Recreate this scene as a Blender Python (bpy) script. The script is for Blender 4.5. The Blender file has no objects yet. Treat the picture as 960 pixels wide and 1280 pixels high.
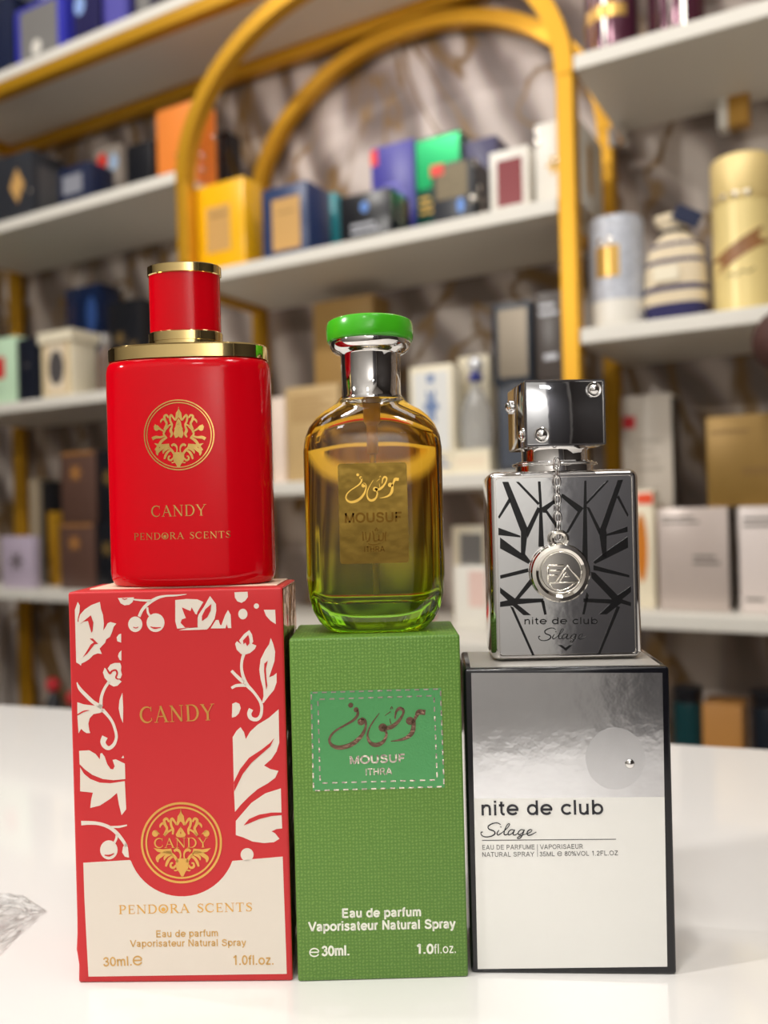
import bpy, bmesh, math, random
from mathutils import Vector, Matrix
from mathutils.geometry import tessellate_polygon
random.seed(7)
S = bpy.context.scene
COL = S.collection
sin, cos, pi = math.sin, math.cos, math.pi

# ------------------------------------------------------------------ camera
CAM_Z, PITCH, ROLL, FPX = 0.128, -0.0036, 0.02577, 1070.0
f_ = Vector((0, cos(PITCH), sin(PITCH))); u_ = Vector((0, -sin(PITCH), cos(PITCH))); x_ = Vector((1, 0, 0))
X_ = x_ * cos(ROLL) - u_ * sin(ROLL); U_ = x_ * sin(ROLL) + u_ * cos(ROLL)
cd = bpy.data.cameras.new('camera'); cam = bpy.data.objects.new('camera', cd); COL.objects.link(cam)
M = Matrix((X_, U_, -f_)).transposed().to_4x4(); M.translation = (0, 0, CAM_Z)
cam.matrix_world = M
cd.sensor_fit = 'HORIZONTAL'; cd.sensor_width = 36.0; cd.lens = 36.0 * FPX / 960.0
cd.clip_start = 0.01; cd.clip_end = 30
cd.dof.use_dof = True; cd.dof.focus_distance = 0.237; cd.dof.aperture_fstop = 11.8
S.camera = cam

# ------------------------------------------------------------------ shelf-wall frame: u along the shelf, v into the wall, z up
TH = math.radians(60.35)
EU = Vector((sin(TH), -cos(TH), 0)); EN = Vector((cos(TH), sin(TH), 0)); DW = 0.92
ROT = math.atan2(EU.y, EU.x)
def W(u, v, z): return EU * u + EN * (DW + v) + Vector((0, 0, z))

# ------------------------------------------------------------------ world, lights, exposure
w = bpy.data.worlds.new('world'); S.world = w; w.use_nodes = True
w.node_tree.nodes['Background'].inputs[0].default_value = (0.9, 0.95, 1.0, 1)
w.node_tree.nodes['Background'].inputs[1].default_value = 0.02
S.view_settings.view_transform = 'Standard'; S.view_settings.look = 'None'
S.view_settings.gamma = 1.0; S.view_settings.exposure = 0.12; S.view_settings.use_curve_mapping = False
S.cycles.max_bounces = 14; S.cycles.transmission_bounces = 10; S.cycles.glossy_bounces = 6; S.cycles.diffuse_bounces = 4
S.cycles.transparent_max_bounces = 12; S.cycles.sample_clamp_indirect = 6.0; S.cycles.blur_glossy = 0.5
S.cycles.use_denoising = True
CEIL = 1.62
def area(name, p, size, power, color=(1, .95, .88), target=None, sizey=None, spread=None):
    l = bpy.data.lights.new(name, 'AREA'); l.energy = power; l.color = color; l.size = size
    if sizey: l.shape = 'RECTANGLE'; l.size_y = sizey
    if spread: l.spread = spread
    o = bpy.data.objects.new(name, l); COL.objects.link(o); o.location = p
    if target is not None:
        o.rotation_euler = (Vector(target) - Vector(p)).to_track_quat('-Z', 'Y').to_euler()
    return o
# ceiling panels of the shop, over the aisle before the shelves and behind the photographer
for i, (u, v) in enumerate([(-1.15, -0.60), (-0.35, -0.60), (0.45, -0.60), (-0.75, -1.45), (0.05, -1.45), (0.85, -1.45)]):
    area('ceiling_panel_lamp', W(u, v, CEIL - .02), .42, 3.0 if i < 3 else 2.0, (1, .965, .93), sizey=.42)
# track spot from the left of the counter
area('track_spot_lamp', (-0.95, -0.02, 0.72), .04, 5.6, (1, .965, .91), target=(0.02, .26, .03))
# added fill light behind the photographer, brightening the box fronts
area('counter_fill', (-0.25, -0.75, 0.95), .10, 0.5, (1, .97, .94), target=(0.0, .25, .08))
# lights added to brighten the wall behind the photographer for mirror reflections
for u in (-0.1, 0.7):
    area('rear_wall_fill', W(u, -1.45, CEIL - .04), .2, 5.0, (1, .98, .95), target=W(u + .05, -2.05, 0.0))
area('reflected_wall_fill', W(.70, -1.72, .75), .12, 9.0, (1, .98, .96), target=W(.72, -2.05, .05))  # added to light the wall patch mirrored in the silver bottle
# soft strip under the front edge of the top shelf, inside the arch
area('arch_strip_lamp', W(-.56, .03, .815), .46, 0.42, (.97, .93, 1.0), target=W(-.56, .16, .45), sizey=.02)
# track spots washing the shelves
area('shelf_spot_lamp', W(-0.95, -0.95, 1.25), .04, 4.2, (1, .95, .89), target=W(-0.85, 0.05, .45))
area('shelf_spot_lamp', W(-0.10, -0.95, 1.25), .04, 2.6, (1, .95, .89), target=W(-0.25, 0.05, .40))

# ------------------------------------------------------------------ helpers
MATS = {}
def mat(name, color=(.8, .8, .8), rough=.5, metal=0.0, **k):
    if name in MATS: return MATS[name]
    m = bpy.data.materials.new(name); m.use_nodes = True
    nt = m.node_tree; b = nt.nodes['Principled BSDF']
    b.inputs['Base Color'].default_value = (*color, 1); b.inputs['Roughness'].default_value = rough
    b.inputs['Metallic'].default_value = metal
    for kk, vv in k.items():
        if kk in ('bump', 'bscale', 'mottle'): continue
        b.inputs[kk].default_value = vv
    if 'bump' in k or 'mottle' in k:
        tc = nt.nodes.new('ShaderNodeTexCoord'); n = nt.nodes.new('ShaderNodeTexNoise')
        n.inputs['Scale'].default_value = k.get('bscale', 200); n.inputs['Detail'].default_value = 3
        nt.links.new(tc.outputs['Object'], n.inputs['Vector'])
        if 'bump' in k:
            bp = nt.nodes.new('ShaderNodeBump'); bp.inputs['Distance'].default_value = k['bump']; bp.inputs['Strength'].default_value = .6
            nt.links.new(n.outputs['Fac'], bp.inputs['Height']); nt.links.new(bp.outputs['Normal'], b.inputs['Normal'])
        if 'mottle' in k:
            mx = nt.nodes.new('ShaderNodeMix'); mx.data_type = 'RGBA'
            mx.inputs[6].default_value = (*[c * (1 - k['mottle']) for c in color], 1); mx.inputs[7].default_value = (*[min(1, c * (1 + k['mottle'])) for c in color], 1)
            nt.links.new(n.outputs['Fac'], mx.inputs[0]); nt.links.new(mx.outputs[2], b.inputs['Base Color'])
    MATS[name] = m
    return m
def srgb(r, g, b):
    def c(x):
        x /= 255.0
        return x / 12.92 if x <= .04045 else ((x + .055) / 1.055) ** 2.4
    return (c(r), c(g), c(b))

def link(name, bm, mats, parent=None, smooth=False, loc=None, rz=None, auto=None):
    me = bpy.data.meshes.new(name); bm.normal_update(); bm.to_mesh(me); bm.free()
    o = bpy.data.objects.new(name, me); COL.objects.link(o)
    for m in (mats if isinstance(mats, (list, tuple)) else [mats]): me.materials.append(m)
    if smooth: me.shade_smooth()
    if auto is not None:
        me.shade_smooth(); 
        bm2 = bmesh.new(); bm2.from_mesh(me)
        for e in bm2.edges:
            if len(e.link_faces) == 2 and e.calc_face_angle(0) > auto: e.smooth = False
        bm2.to_mesh(me); bm2.free()
    if parent is not None: o.parent = parent
    if loc is not None: o.location = loc
    if rz is not None: o.rotation_euler = (0, 0, rz)
    return o
def tag(o, label, cat, group=None, kind=None):
    o['label'] = label; o['category'] = cat
    if group: o['group'] = group
    if kind: o['kind'] = kind
    return o
def empty(name, label, cat, loc, rz=0, group=None):
    o = bpy.data.objects.new(name, None); COL.objects.link(o); o.empty_display_size = .02
    o.location = loc; o.rotation_euler = (0, 0, rz)
    return tag(o, label, cat, group)
def structure(name, bm, m):
    o = link(name, bm, m); o['kind'] = 'structure'; o['label'] = name.replace('_', ' ') + ' of the perfume shop'; o['category'] = name.split('_')[0]
    return o

def add_box(bm, c, s, bev=0.0, seg=2, mi=0, rot=None):
    r = bmesh.ops.create_cube(bm, size=1)
    vs = r['verts']
    for v in vs: v.co = Vector((v.co.x * s[0], v.co.y * s[1], v.co.z * s[2]))
    fs = list({f for v in vs for f in v.link_faces})
    if bev > 0:
        es = list({e for v in vs for e in v.link_edges})
        rb = bmesh.ops.bevel(bm, geom=es, offset=bev, segments=seg, profile=.5, affect='EDGES')
        vs = list({v for f in rb['faces'] for v in f.verts} | {v for v in vs if v.is_valid})
        fs = list({f for v in vs for f in v.link_faces})
    for v in vs:
        if rot is not None: v.co = rot @ v.co
        v.co += Vector(c)
    for f in fs: f.material_index = mi
    return vs
def box_bm(c, s, bev=0.0, seg=2, mi=0, rot=None):
    bm = bmesh.new(); add_box(bm, c, s, bev, seg, mi, rot); return bm

def add_loft(bm, secs, n=48, mi=0, cap0=True, cap1=True, cx=0, cy=0):
    """secs: (z, hx, hy, exponent); rings of superellipse outline"""
    rings = []
    for s in secs:
        z, hx, hy, e = s[:4]
        ring = []
        for k in range(n):
            t = 2 * pi * k / n; c, q = cos(t), sin(t)
            ring.append(bm.verts.new((cx + hx * math.copysign(abs(c) ** (2 / e), c), cy + hy * math.copysign(abs(q) ** (2 / e), q), z)))
        rings.append(ring)
    for a, b in zip(rings, rings[1:]):
        for k in range(n):
            f = bm.faces.new((a[k], a[(k + 1) % n], b[(k + 1) % n], b[k])); f.material_index = mi
    if cap0: bm.faces.new(list(reversed(rings[0]))).material_index = mi
    if cap1: bm.faces.new(rings[-1]).material_index = mi
    return rings
def loft(secs, n=48, **k):
    bm = bmesh.new(); add_loft(bm, secs, n, **k); return bm
def lathe(prof, n=48): return loft([(z, r, r, 2) for r, z in prof], n)

def resample(pts, ws, step):
    """Catmull-Rom through the points, widths interpolated"""
    if len(pts) < 3: return pts, ws
    P = [pts[0]] + list(pts) + [pts[-1]]; Wd = [ws[0]] + list(ws) + [ws[-1]]
    o, ow = [], []
    for i in range(1, len(P) - 2):
        p0, p1, p2, p3 = P[i - 1], P[i], P[i + 1], P[i + 2]
        L = math.dist(p1, p2); n = max(1, min(6, int(L / step)))
        for k in range(n):
            t = k / n
            o.append(tuple(.5 * (2 * b + (c - a) * t + (2 * a - 5 * b + 4 * c - d) * t * t + (3 * b - a - 3 * c + d) * t ** 3) for a, b, c, d in zip(p0, p1, p2, p3)))
            ow.append(Wd[i] + (Wd[i + 1] - Wd[i]) * t)
    o.append(pts[-1]); ow.append(ws[-1])
    return o, ow
MM = .001
def put(bm, tris_pts, tris, outline, h, mi, wrap):
    """raised print: front triangles at depth -h plus side walls back to the surface"""
    def P(p, d):
        s, t = p[0] * MM, p[1] * MM
        return (s, (wrap(s, t) if wrap else 0.0) - d, t)
    V = [bm.verts.new(P(p, h)) for p in tris_pts]
    for t in tris:
        try: f = bm.faces.new([V[i] for i in t])
        except ValueError: continue
        f.material_index = mi
        f.normal_update()
        if f.normal.y > 0: f.normal_flip()
    B = [bm.verts.new(P(tris_pts[i], -0.00002)) for i in outline]
    for k in range(len(outline)):
        a, b = outline[k], outline[(k + 1) % len(outline)]
        try: bm.faces.new((V[a], V[b], B[(k + 1) % len(outline)], B[k])).material_index = mi
        except ValueError: pass
def put_poly(bm, pts, h, mi=0, wrap=None):
    tr = tessellate_polygon([[Vector((p[0], p[1], 0)) for p in pts]])
    put(bm, pts, tr, list(range(len(pts))), h, mi, wrap)
def put_ribbon(bm, pts, ws, h, mi=0, wrap=None, step=.25):
    if not isinstance(ws, (list, tuple)): ws = [ws] * len(pts)
    pts, ws = resample(list(pts), list(ws), step)
    n = len(pts); L, R = [], []
    for i in range(n):
        a = pts[max(0, i - 1)]; b = pts[min(n - 1, i + 1)]
        dx, dy = b[0] - a[0], b[1] - a[1]; l = math.hypot(dx, dy) or 1
        nx, ny = -dy / l * ws[i] / 2, dx / l * ws[i] / 2
        L.append((pts[i][0] + nx, pts[i][1] + ny)); R.append((pts[i][0] - nx, pts[i][1] - ny))
    allp = L + R; tris = []
    for i in range(n - 1): tris += [(i, i + 1, n + i + 1), (i, n + i + 1, n + i)]
    put(bm, allp, tris, list(range(n)) + list(range(2 * n - 1, n - 1, -1)), h, mi, wrap)
def put_art(bm, items, h=.00006, wrap=None, mi=0, hole_mi=1):
    for it in items:
        if it[0] == 'P': put_poly(bm, it[1], h, mi, wrap)
        elif it[0] == 'H': put_poly(bm, it[1], h * 2, hole_mi, wrap)
        elif it[0] == 'R': put_ribbon(bm, it[1], it[2], h, mi, wrap)
        elif it[0] == 'HR': put_ribbon(bm, it[1], it[2], h * 2, hole_mi, wrap)
SANS = None
def put_text(bm, item, h=.00006, wrap=None, bold=.13, mi=0):
    """plain sans lettering drawn with strokes (cap height 1, baseline 0)"""
    _, s, p0, p1, ch = item
    gap = .045
    tot = sum(SANS[c][0] for c in s) + gap * (len(s) - 1) - .12
    ang = math.atan2(p1[1] - p0[1], p1[0] - p0[0]); L = math.dist(p0, p1); kx = L / tot; x = -.06
    for c in s:
        adv, st = SANS[c]
        for pts in st:
            q = [(p0[0] + (x + a) * kx * cos(ang) - e * ch * sin(ang), p0[1] + (x + a) * kx * sin(ang) + e * ch * cos(ang)) for a, e in pts]
            put_ribbon(bm, q, [bold * (kx + ch) / 2] * len(q), h, mi, wrap, step=.3)
        x += adv + gap
def arcp(cx, cy, rx, ry, a0, a1, n=14): return [(cx + rx * cos(math.radians(a0 + (a1 - a0) * i / n)), cy + ry * sin(math.radians(a0 + (a1 - a0) * i / n))) for i in range(n + 1)]
TK, TN, SF = .13, .05, .035
def ser(x, y, w=.26): return ([(x - w / 2, y), (x + w / 2, y)], SF)
GLY = {  # advance, strokes (points, width or widths)
 'C': (.84, [(arcp(.46, .5, .40, .47, 48, 312, 18), [.04 + .10 * max(0, sin(pi * i / 18)) for i in range(19)]), ([(.73, .98), (.73, .70)], .04), ([(.73, .30), (.75, .14)], .04)]),
 'A': (.86, [([(.10, .02), (.42, .99)], TN), ([(.40, 1.0), (.76, .02)], TK), ([(.22, .36), (.62, .36)], TN), ser(.10, .018), ser(.76, .018, .30)]),
 'N': (.92, [([(.16, .02), (.16, .98)], TN), ([(.13, .98), (.78, .02)], TK), ([(.78, .02), (.78, .98)], TN), ser(.16, .018), ser(.12, .982, .2), ser(.78, .982)]),
 'D': (.90, [([(.18, .02), (.18, .98)], TK), ([(.18, .98), (.40, .98)] + arcp(.40, .5, .40, .48, 90, -90, 14) + [(.18, .02)], [TN, TN] + [.05 + .09 * sin(pi * i / 14) for i in range(15)] + [TN]), ser(.15, .018, .22), ser(.15, .982, .22)]),
 'Y': (.84, [([(.10, .98), (.42, .45)], TK), ([(.76, .98), (.44, .45)], TN), ([(.43, .48), (.43, .02)], TK), ser(.10, .982), ser(.76, .982), ser(.43, .018, .30)]),
 'P': (.72, [([(.18, .02), (.18, .98)], TK), ([(.18, .98), (.36, .98)] + arcp(.36, .73, .26, .25, 90, -90, 10) + [(.18, .48)], [TN, TN] + [.05 + .08 * sin(pi * i / 10) for i in range(11)] + [TN]), ser(.18, .018, .3), ser(.14, .982, .2)]),
 'E': (.72, [([(.18, .02), (.18, .98)], TK), ([(.10, .975), (.62, .975)], TN), ([(.18, .5), (.5, .5)], TN), ([(.10, .025), (.64, .025)], TN), ([(.62, .99), (.62, .78)], .04), ([(.64, .01), (.64, .24)], .04), ([(.5, .4), (.5, .6)], .04)]),
 'O': (.94, [(arcp(.46, .5, .38, .46, 90, 450, 24), [.06 + .08 * abs(sin(2 * pi * i / 24)) for i in range(25)])]),
 'R': (.84, [([(.18, .02), (.18, .98)], TK), ([(.18, .98), (.36, .98)] + arcp(.36, .75, .25, .23, 90, -90, 10) + [(.18, .52)], [TN, TN] + [.05 + .08 * sin(pi * i / 10) for i in range(11)] + [TN]), ([(.38, .52), (.74, .02)], TK), ser(.18, .018, .3), ser(.14, .982, .2), ser(.76, .018, .2)]),
 'S': (.66, [([(.55, .78), (.48, .93), (.32, .97), (.16, .88), (.13, .72), (.26, .58), (.44, .46), (.55, .30), (.48, .10), (.32, .03), (.16, .07), (.08, .24)], [.04, .05, .06, .09, .12, .14, .14, .12, .09, .06, .05, .04]), ([(.55, .98), (.55, .72)], .04), ([(.08, .02), (.08, .28)], .04)]),
 'T': (.80, [([(.40, .02), (.40, .98)], TK), ([(.06, .975), (.74, .975)], TN), ([(.06, .99), (.06, .76)], .04), ([(.74, .99), (.74, .76)], .04), ser(.40, .018, .32)]),
 ' ': (.5, []),
}
def put_serif(bm, item, h=.00006, wrap=None, mi=0, gap=.10, fat=1.0):
    _, s, p0, p1, ch = item
    tot = sum(GLY[c][0] for c in s) + gap * (len(s) - 1)
    ang = math.atan2(p1[1] - p0[1], p1[0] - p0[0]); L = math.dist(p0, p1); kx = L / tot
    x = 0
    for ci, c in enumerate(s):
        adv, st = GLY[c]
        for pts, wd in st:
            wl = wd if isinstance(wd, list) else [wd] * len(pts)
            q = []
            for a, b in pts:
                a_, b_ = (x + a) * kx, b * ch
                q.append((p0[0] + a_ * cos(ang) - b_ * sin(ang), p0[1] + a_ * sin(ang) + b_ * cos(ang)))
            put_ribbon(bm, q, [v * fat * (kx + ch) / 2 for v in wl], h, mi, wrap, step=.4)
        if c == 'O' and len(s) > 6:   # the ornate filled O of the maker's name
            cxy = [(x + .46 + .2 * cos(t * pi / 8), .42 + .24 * sin(t * pi / 8)) for t in range(16)]
            put_poly(bm, [(p0[0] + a * kx * cos(ang) - b * ch * sin(ang), p0[1] + a * kx * sin(ang) + b * ch * cos(ang)) for a, b in cxy], h, mi, wrap)
        x += adv + gap
_o = lambda cx, cy, rx, ry, a0=0, a1=360: arcp(cx, cy, rx, ry, a0, a1, 18)
SANS = {
 'a': (.64, [[(.09, .54), (.15, .65), (.30, .68), (.44, .63), (.48, .50), (.48, .0)], [(.48, .42), (.30, .39), (.13, .32), (.09, .19), (.17, .08), (.30, .06), (.43, .14), (.48, .25)]]),
 'b': (.68, [[(.12, 0), (.12, 1)], _o(.36, .37, .24, .305)]), 'c': (.62, [_o(.35, .37, .26, .305, 42, 318)]),
 'd': (.68, [[(.56, 0), (.56, 1)], _o(.32, .37, .24, .305)]), 'e': (.68, [_o(.35, .37, .27, .305, 0, 322), [(.08, .37), (.66, .37)]]),
 'f': (.38, [[(.36, .93), (.27, .94), (.19, .88), (.18, .74), (.18, 0)], [(.04, .68), (.33, .68)]]),
 'i': (.25, [[(.12, 0), (.12, .74)], [(.12, .87), (.12, 1)]]), 'l': (.25, [[(.12, 0), (.12, 1)]]),
 'm': (.93, [[(.12, 0), (.12, .74)], [(.12, .50), (.21, .65), (.33, .68), (.43, .62), (.46, .48), (.46, 0)], [(.46, .50), (.55, .65), (.67, .68), (.77, .62), (.80, .48), (.80, 0)]]),
 'n': (.64, [[(.12, 0), (.12, .74)], [(.12, .48), (.23, .65), (.36, .68), (.48, .62), (.51, .48), (.51, 0)]]), 'o': (.72, [_o(.36, .37, .27, .305)]),
 'p': (.68, [[(.12, -.28), (.12, .74)], _o(.36, .37, .24, .305)]), 'r': (.40, [[(.12, 0), (.12, .74)], [(.12, .46), (.19, .62), (.29, .68), (.39, .67)]]),
 's': (.60, [[(.50, .55), (.42, .66), (.28, .68), (.14, .62), (.13, .50), (.26, .41), (.42, .34), (.50, .22), (.43, .09), (.28, .06), (.14, .10), (.07, .21)]]),
 't': (.38, [[(.17, .93), (.17, .5), (.17, .20), (.22, .08), (.34, .06)], [(.03, .68), (.33, .68)]]),
 'u': (.64, [[(.11, .74), (.11, .28), (.15, .12), (.26, .06), (.38, .08), (.50, .26)], [(.50, 0), (.50, .74)]]),
 'y': (.58, [[(.05, .74), (.29, .03)], [(.53, .74), (.30, .02), (.22, -.18), (.08, -.21)]]), 'z': (.56, [[(.06, .68), (.50, .68)], [(.47, .68), (.08, .06)], [(.05, .06), (.52, .06)]]),
 'A': (.86, [[(.06, 0), (.42, 1)], [(.42, 1), (.78, 0)], [(.2, .32), (.64, .32)]]), 'D': (.86, [[(.14, 0), (.14, 1)], [(.14, .935), (.38, .935)] + _o(.38, .5, .34, .435, 90, -90) + [(.14, .065)]]),
 'E': (.76, [[(.14, 0), (.14, 1)], [(.1, .935), (.66, .935)], [(.1, .52), (.62, .52)], [(.1, .065), (.68, .065)]]), 'F': (.70, [[(.14, 0), (.14, 1)], [(.1, .935), (.64, .935)], [(.1, .50), (.56, .50)]]),
 'H': (.84, [[(.14, 0), (.14, 1)], [(.70, 0), (.70, 1)], [(.14, .52), (.70, .52)]]), 'I': (.30, [[(.15, 0), (.15, 1)]]), 'L': (.64, [[(.14, 0), (.14, 1)], [(.1, .065), (.60, .065)]]),
 'M': (.94, [[(.12, 0), (.12, 1)], [(.82, 0), (.82, 1)], [(.12, .98), (.47, .03)], [(.47, .03), (.82, .98)]]), 'N': (.82, [[(.13, 0), (.13, 1)], [(.69, 0), (.69, 1)], [(.13, .98), (.69, .02)]]),
 'O': (.92, [_o(.46, .5, .38, .435)]), 'P': (.78, [[(.14, 0), (.14, 1)], [(.14, .935), (.42, .935)] + _o(.42, .70, .25, .235, 90, -90) + [(.14, .465)]]),
 'R': (.84, [[(.14, 0), (.14, 1)], [(.14, .935), (.42, .935)] + _o(.42, .71, .25, .225, 90, -90) + [(.14, .485)], [(.44, .48), (.74, 0)]]),
 'S': (.80, [[(.68, .72), (.60, .88), (.40, .94), (.20, .87), (.15, .72), (.24, .59), (.45, .52), (.64, .43), (.70, .28), (.62, .12), (.41, .06), (.20, .11), (.11, .29)]]),
 'T': (.72, [[(.36, 0), (.36, 1)], [(.03, .935), (.69, .935)]]), 'U': (.82, [[(.13, 1), (.13, .38), (.17, .17), (.29, .08), (.41, .065), (.53, .08), (.65, .17), (.69, .38), (.69, 1)]]),
 'V': (.80, [[(.04, 1), (.40, .02)], [(.40, .02), (.76, 1)]]), 'Y': (.78, [[(.04, 1), (.39, .45)], [(.74, 1), (.39, .45)], [(.39, .48), (.39, 0)]]), 'Z': (.74, [[(.08, .935), (.66, .935)], [(.64, .93), (.08, .07)], [(.05, .065), (.69, .065)]]),
 '0': (.62, [_o(.31, .5, .23, .435)]), '1': (.60, [[(.36, 0), (.36, 1)], [(.37, .97), (.14, .75)]]), '2': (.62, [[(.09, .70), (.14, .86), (.30, .94), (.47, .88), (.52, .72), (.44, .54), (.26, .35), (.10, .10)], [(.06, .065), (.55, .065)]]),
 '3': (.62, [[(.09, .75), (.17, .89), (.31, .94), (.46, .87), (.50, .73), (.43, .58), (.26, .53)], [(.26, .53), (.46, .48), (.54, .31), (.46, .13), (.30, .06), (.14, .11), (.07, .26)]]),
 '5': (.62, [[(.16, .935), (.52, .935)], [(.17, .96), (.10, .48)], [(.10, .48), (.20, .57), (.34, .59), (.49, .50), (.54, .32), (.46, .13), (.30, .06), (.15, .10), (.06, .25)]]),
 '8': (.62, [_o(.31, .73, .19, .205), _o(.31, .29, .23, .225)]), '%': (.92, [_o(.2, .76, .13, .18), _o(.72, .24, .13, .18), [(.68, 1), (.24, 0)]]),
 '.': (.28, [[(.14, 0), (.14, .14)]]), '\u212e': (1.0, [_o(.5, .5, .42, .45, 12, 335), [(.1, .52), (.9, .52)]]), ' ': (.34, []),
}
def tube(bm, pts, rad, n=10, mi=0, closed=False, up=Vector((0, 0, 1))):
    pts = [Vector(p) for p in pts]; N = len(pts); rings = []
    for i, p in enumerate(pts):
        a = pts[(i - 1) % N] if closed else pts[max(0, i - 1)]; b = pts[(i + 1) % N] if closed else pts[min(N - 1, i + 1)]
        d = (b - a).normalized(); s = d.cross(up)
        if s.length < 1e-4: s = d.cross(Vector((1, 0, 0)))
        s.normalize(); t = s.cross(d)
        r = rad[i] if isinstance(rad, (list, tuple)) else rad
        rings.append([bm.verts.new(p + s * r * cos(2 * pi * k / n) + t * r * sin(2 * pi * k / n)) for k in range(n)])
    prs = list(zip(rings, rings[1:])) + ([(rings[-1], rings[0])] if closed else [])
    for a, b in prs:
        for k in range(n): bm.faces.new((a[k], a[(k + 1) % n], b[(k + 1) % n], b[k])).material_index = mi
    if not closed:
        bm.faces.new(list(reversed(rings[0]))).material_index = mi; bm.faces.new(rings[-1]).material_index = mi
def sweep_rect(bm, pts, a, b, nrm, mi=0):
    """sweep an a x b rectangle along pts; b is measured along nrm"""
    pts = [Vector(p) for p in pts]; N = len(pts); rings = []
    for i, p in enumerate(pts):
        d = (pts[min(N - 1, i + 1)] - pts[max(0, i - 1)]).normalized(); s = d.cross(nrm).normalized()
        rings.append([bm.verts.new(p + s * q * a / 2 + nrm * r * b / 2) for q, r in ((-1, -1), (1, -1), (1, 1), (-1, 1))])
    for A, B in zip(rings, rings[1:]):
        for k in range(4): bm.faces.new((A[k], A[(k + 1) % 4], B[(k + 1) % 4], B[k])).material_index = mi
    bm.faces.new(list(reversed(rings[0]))); bm.faces.new(rings[-1])

# shelf goods: u0, u1, v, depth, base height, height (metres, in the shelf-wall frame)
GEO = {
 'A1': (-1.3112, -1.2343, 0.03, 0.0084, 0.862, 0.1462),
 'A2': (-1.226, -1.1082, 0.03, 0.0153, 0.862, 0.1105),
 'A3': (-1.0961, -1.0384, 0.04, 0.007, 0.862, 0.1201),
 'A4': (-1.0305, -0.9755, 0.04, 0.0088, 0.862, 0.1299),
 'A5': (-0.9647, -0.922, 0.04, 0.0138, 0.862, 0.1261),
 'B1': (-1.3256, -1.1821, 0.02, 0.0533, 0.617, 0.1154),
 'B2': (-1.1306, -1.0572, 0.03, 0.0296, 0.617, 0.071),
 'B3': (-1.1234, -1.0656, 0.1, 0.0144, 0.617, 0.1259),
 'B4': (-0.9987, -0.9448, 0.05, 0.0105, 0.617, 0.085),
 'B5': (-0.9337, -0.8543, 0.05, 0.0452, 0.617, 0.1232),
 'K6': (-0.88, -0.8545, 0.12, 0.045, 0.617, 0.1034),
 'Y': (-0.8455, -0.748, 0.0235, 0.0382, 0.467, 0.1289),
 'BL': (-0.7198, -0.6429, 0.025, 0.059, 0.467, 0.1024),
 'TE': (-0.6734, -0.6531, 0.11, 0.015, 0.467, 0.1134),
 'BK': (-0.5895, -0.5152, 0.02, 0.061, 0.467, 0.0638),
 'PU': (-0.5871, -0.5206, 0.1, 0.0077, 0.467, 0.1551),
 'GR': (-0.5191, -0.4529, 0.1, 0.0083, 0.467, 0.1502),
 'DK': (-0.4566, -0.4019, 0.02, 0.0497, 0.467, 0.0758),
 'P2': (-0.4471, -0.4031, 0.1, 0.0223, 0.467, 0.1313),
 'WR': (-0.3812, -0.3332, 0.02, 0.0168, 0.467, 0.0742),
 'WC': (-0.3261, -0.2761, 0.0235, 0.1166, 0.467, 0.095),
 'PK': (-0.7181, -0.6936, 0.03, 0.155, 0.167, 0.1172),
 'KR': (-0.6907, -0.6055, 0.03, 0.012, 0.167, 0.1279),
 'KT': (-0.6957, -0.5968, 0.11, 0.0229, 0.167, 0.2606),
 'WB': (-0.4994, -0.44, 0.03, 0.0119, 0.167, 0.1364),
 'CB': (-0.4551, -0.4134, 0.08, 0.0213, 0.167, 0.1516),
 'DL': (-0.383, -0.3335, 0.03, 0.0113, 0.167, 0.1035),
 'DL2': (-0.3286, -0.2882, 0.03, 0.0124, 0.167, 0.1022),
 'M3F': (-0.4744, -0.4273, 0.09, 0.0105, -0.02, 0.123),
 'M3W': (-0.4449, -0.4017, 0.03, 0.0098, -0.02, 0.0756),
 'C1': (-1.3169, -1.2336, 0.02, 0.16, 0.319, 0.1131),
 'C2': (-1.2294, -1.1837, 0.02, 0.16, 0.319, 0.1054),
 'C3': (-1.1698, -1.0982, 0.02, 0.0355, 0.319, 0.1074),
 'C4': (-1.2142, -1.1313, 0.11, 0.0358, 0.319, 0.2055),
 'C6': (-1.0909, -1.015, 0.09, 0.0215, 0.319, 0.1593),
 'D1': (-1.2839, -1.2044, 0.02, 0.16, 0.011, 0.0865),
 'D4': (-1.2283, -1.2061, 0.07, 0.115, 0.011, 0.1266),
 'D5': (-1.1502, -1.0703, 0.03, 0.155, 0.011, 0.1061),
 'D6': (-1.0649, -1.0137, 0.03, 0.155, 0.011, 0.1049),
 'D3': (-1.326, -1.3022, 0.11, 0.0068, 0.011, 0.1887),
 'D2': (-1.2916, -1.2683, 0.11, 0.0051, 0.011, 0.1816),
 'RT': (-0.2572, -0.1992, 0.11, 0.0435, 0.011, 0.2433),
 'RC': (-0.2314, -0.2072, 0.04, 0.008, 0.011, 0.1304),
 'RG': (-0.2011, -0.1298, 0.03, 0.061, 0.011, 0.1095),
 'RW': (-0.1198, -0.074, 0.03, 0.1057, 0.011, 0.1093),
 'E2': (-0.1634, -0.1231, 0.05, 0.0259, -0.283, 0.1917),
 'D5b': (-1.1435, -1.064, 0.03, 0.155, 0.1171, 0.1156),
 'D6b': (-1.0585, -1.0076, 0.03, 0.155, 0.1159, 0.1147),
 'DU': (-0.3871, -0.3385, 0.03, 0.0078, 0.2705, 0.0955),
 'DU2': (-0.3333, -0.3011, 0.03, 0.014, 0.2705, 0.1009),
 'RB': (-0.1508, -0.0812, 0.04, 0.0624, 0.1205, 0.0956),
}
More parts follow.
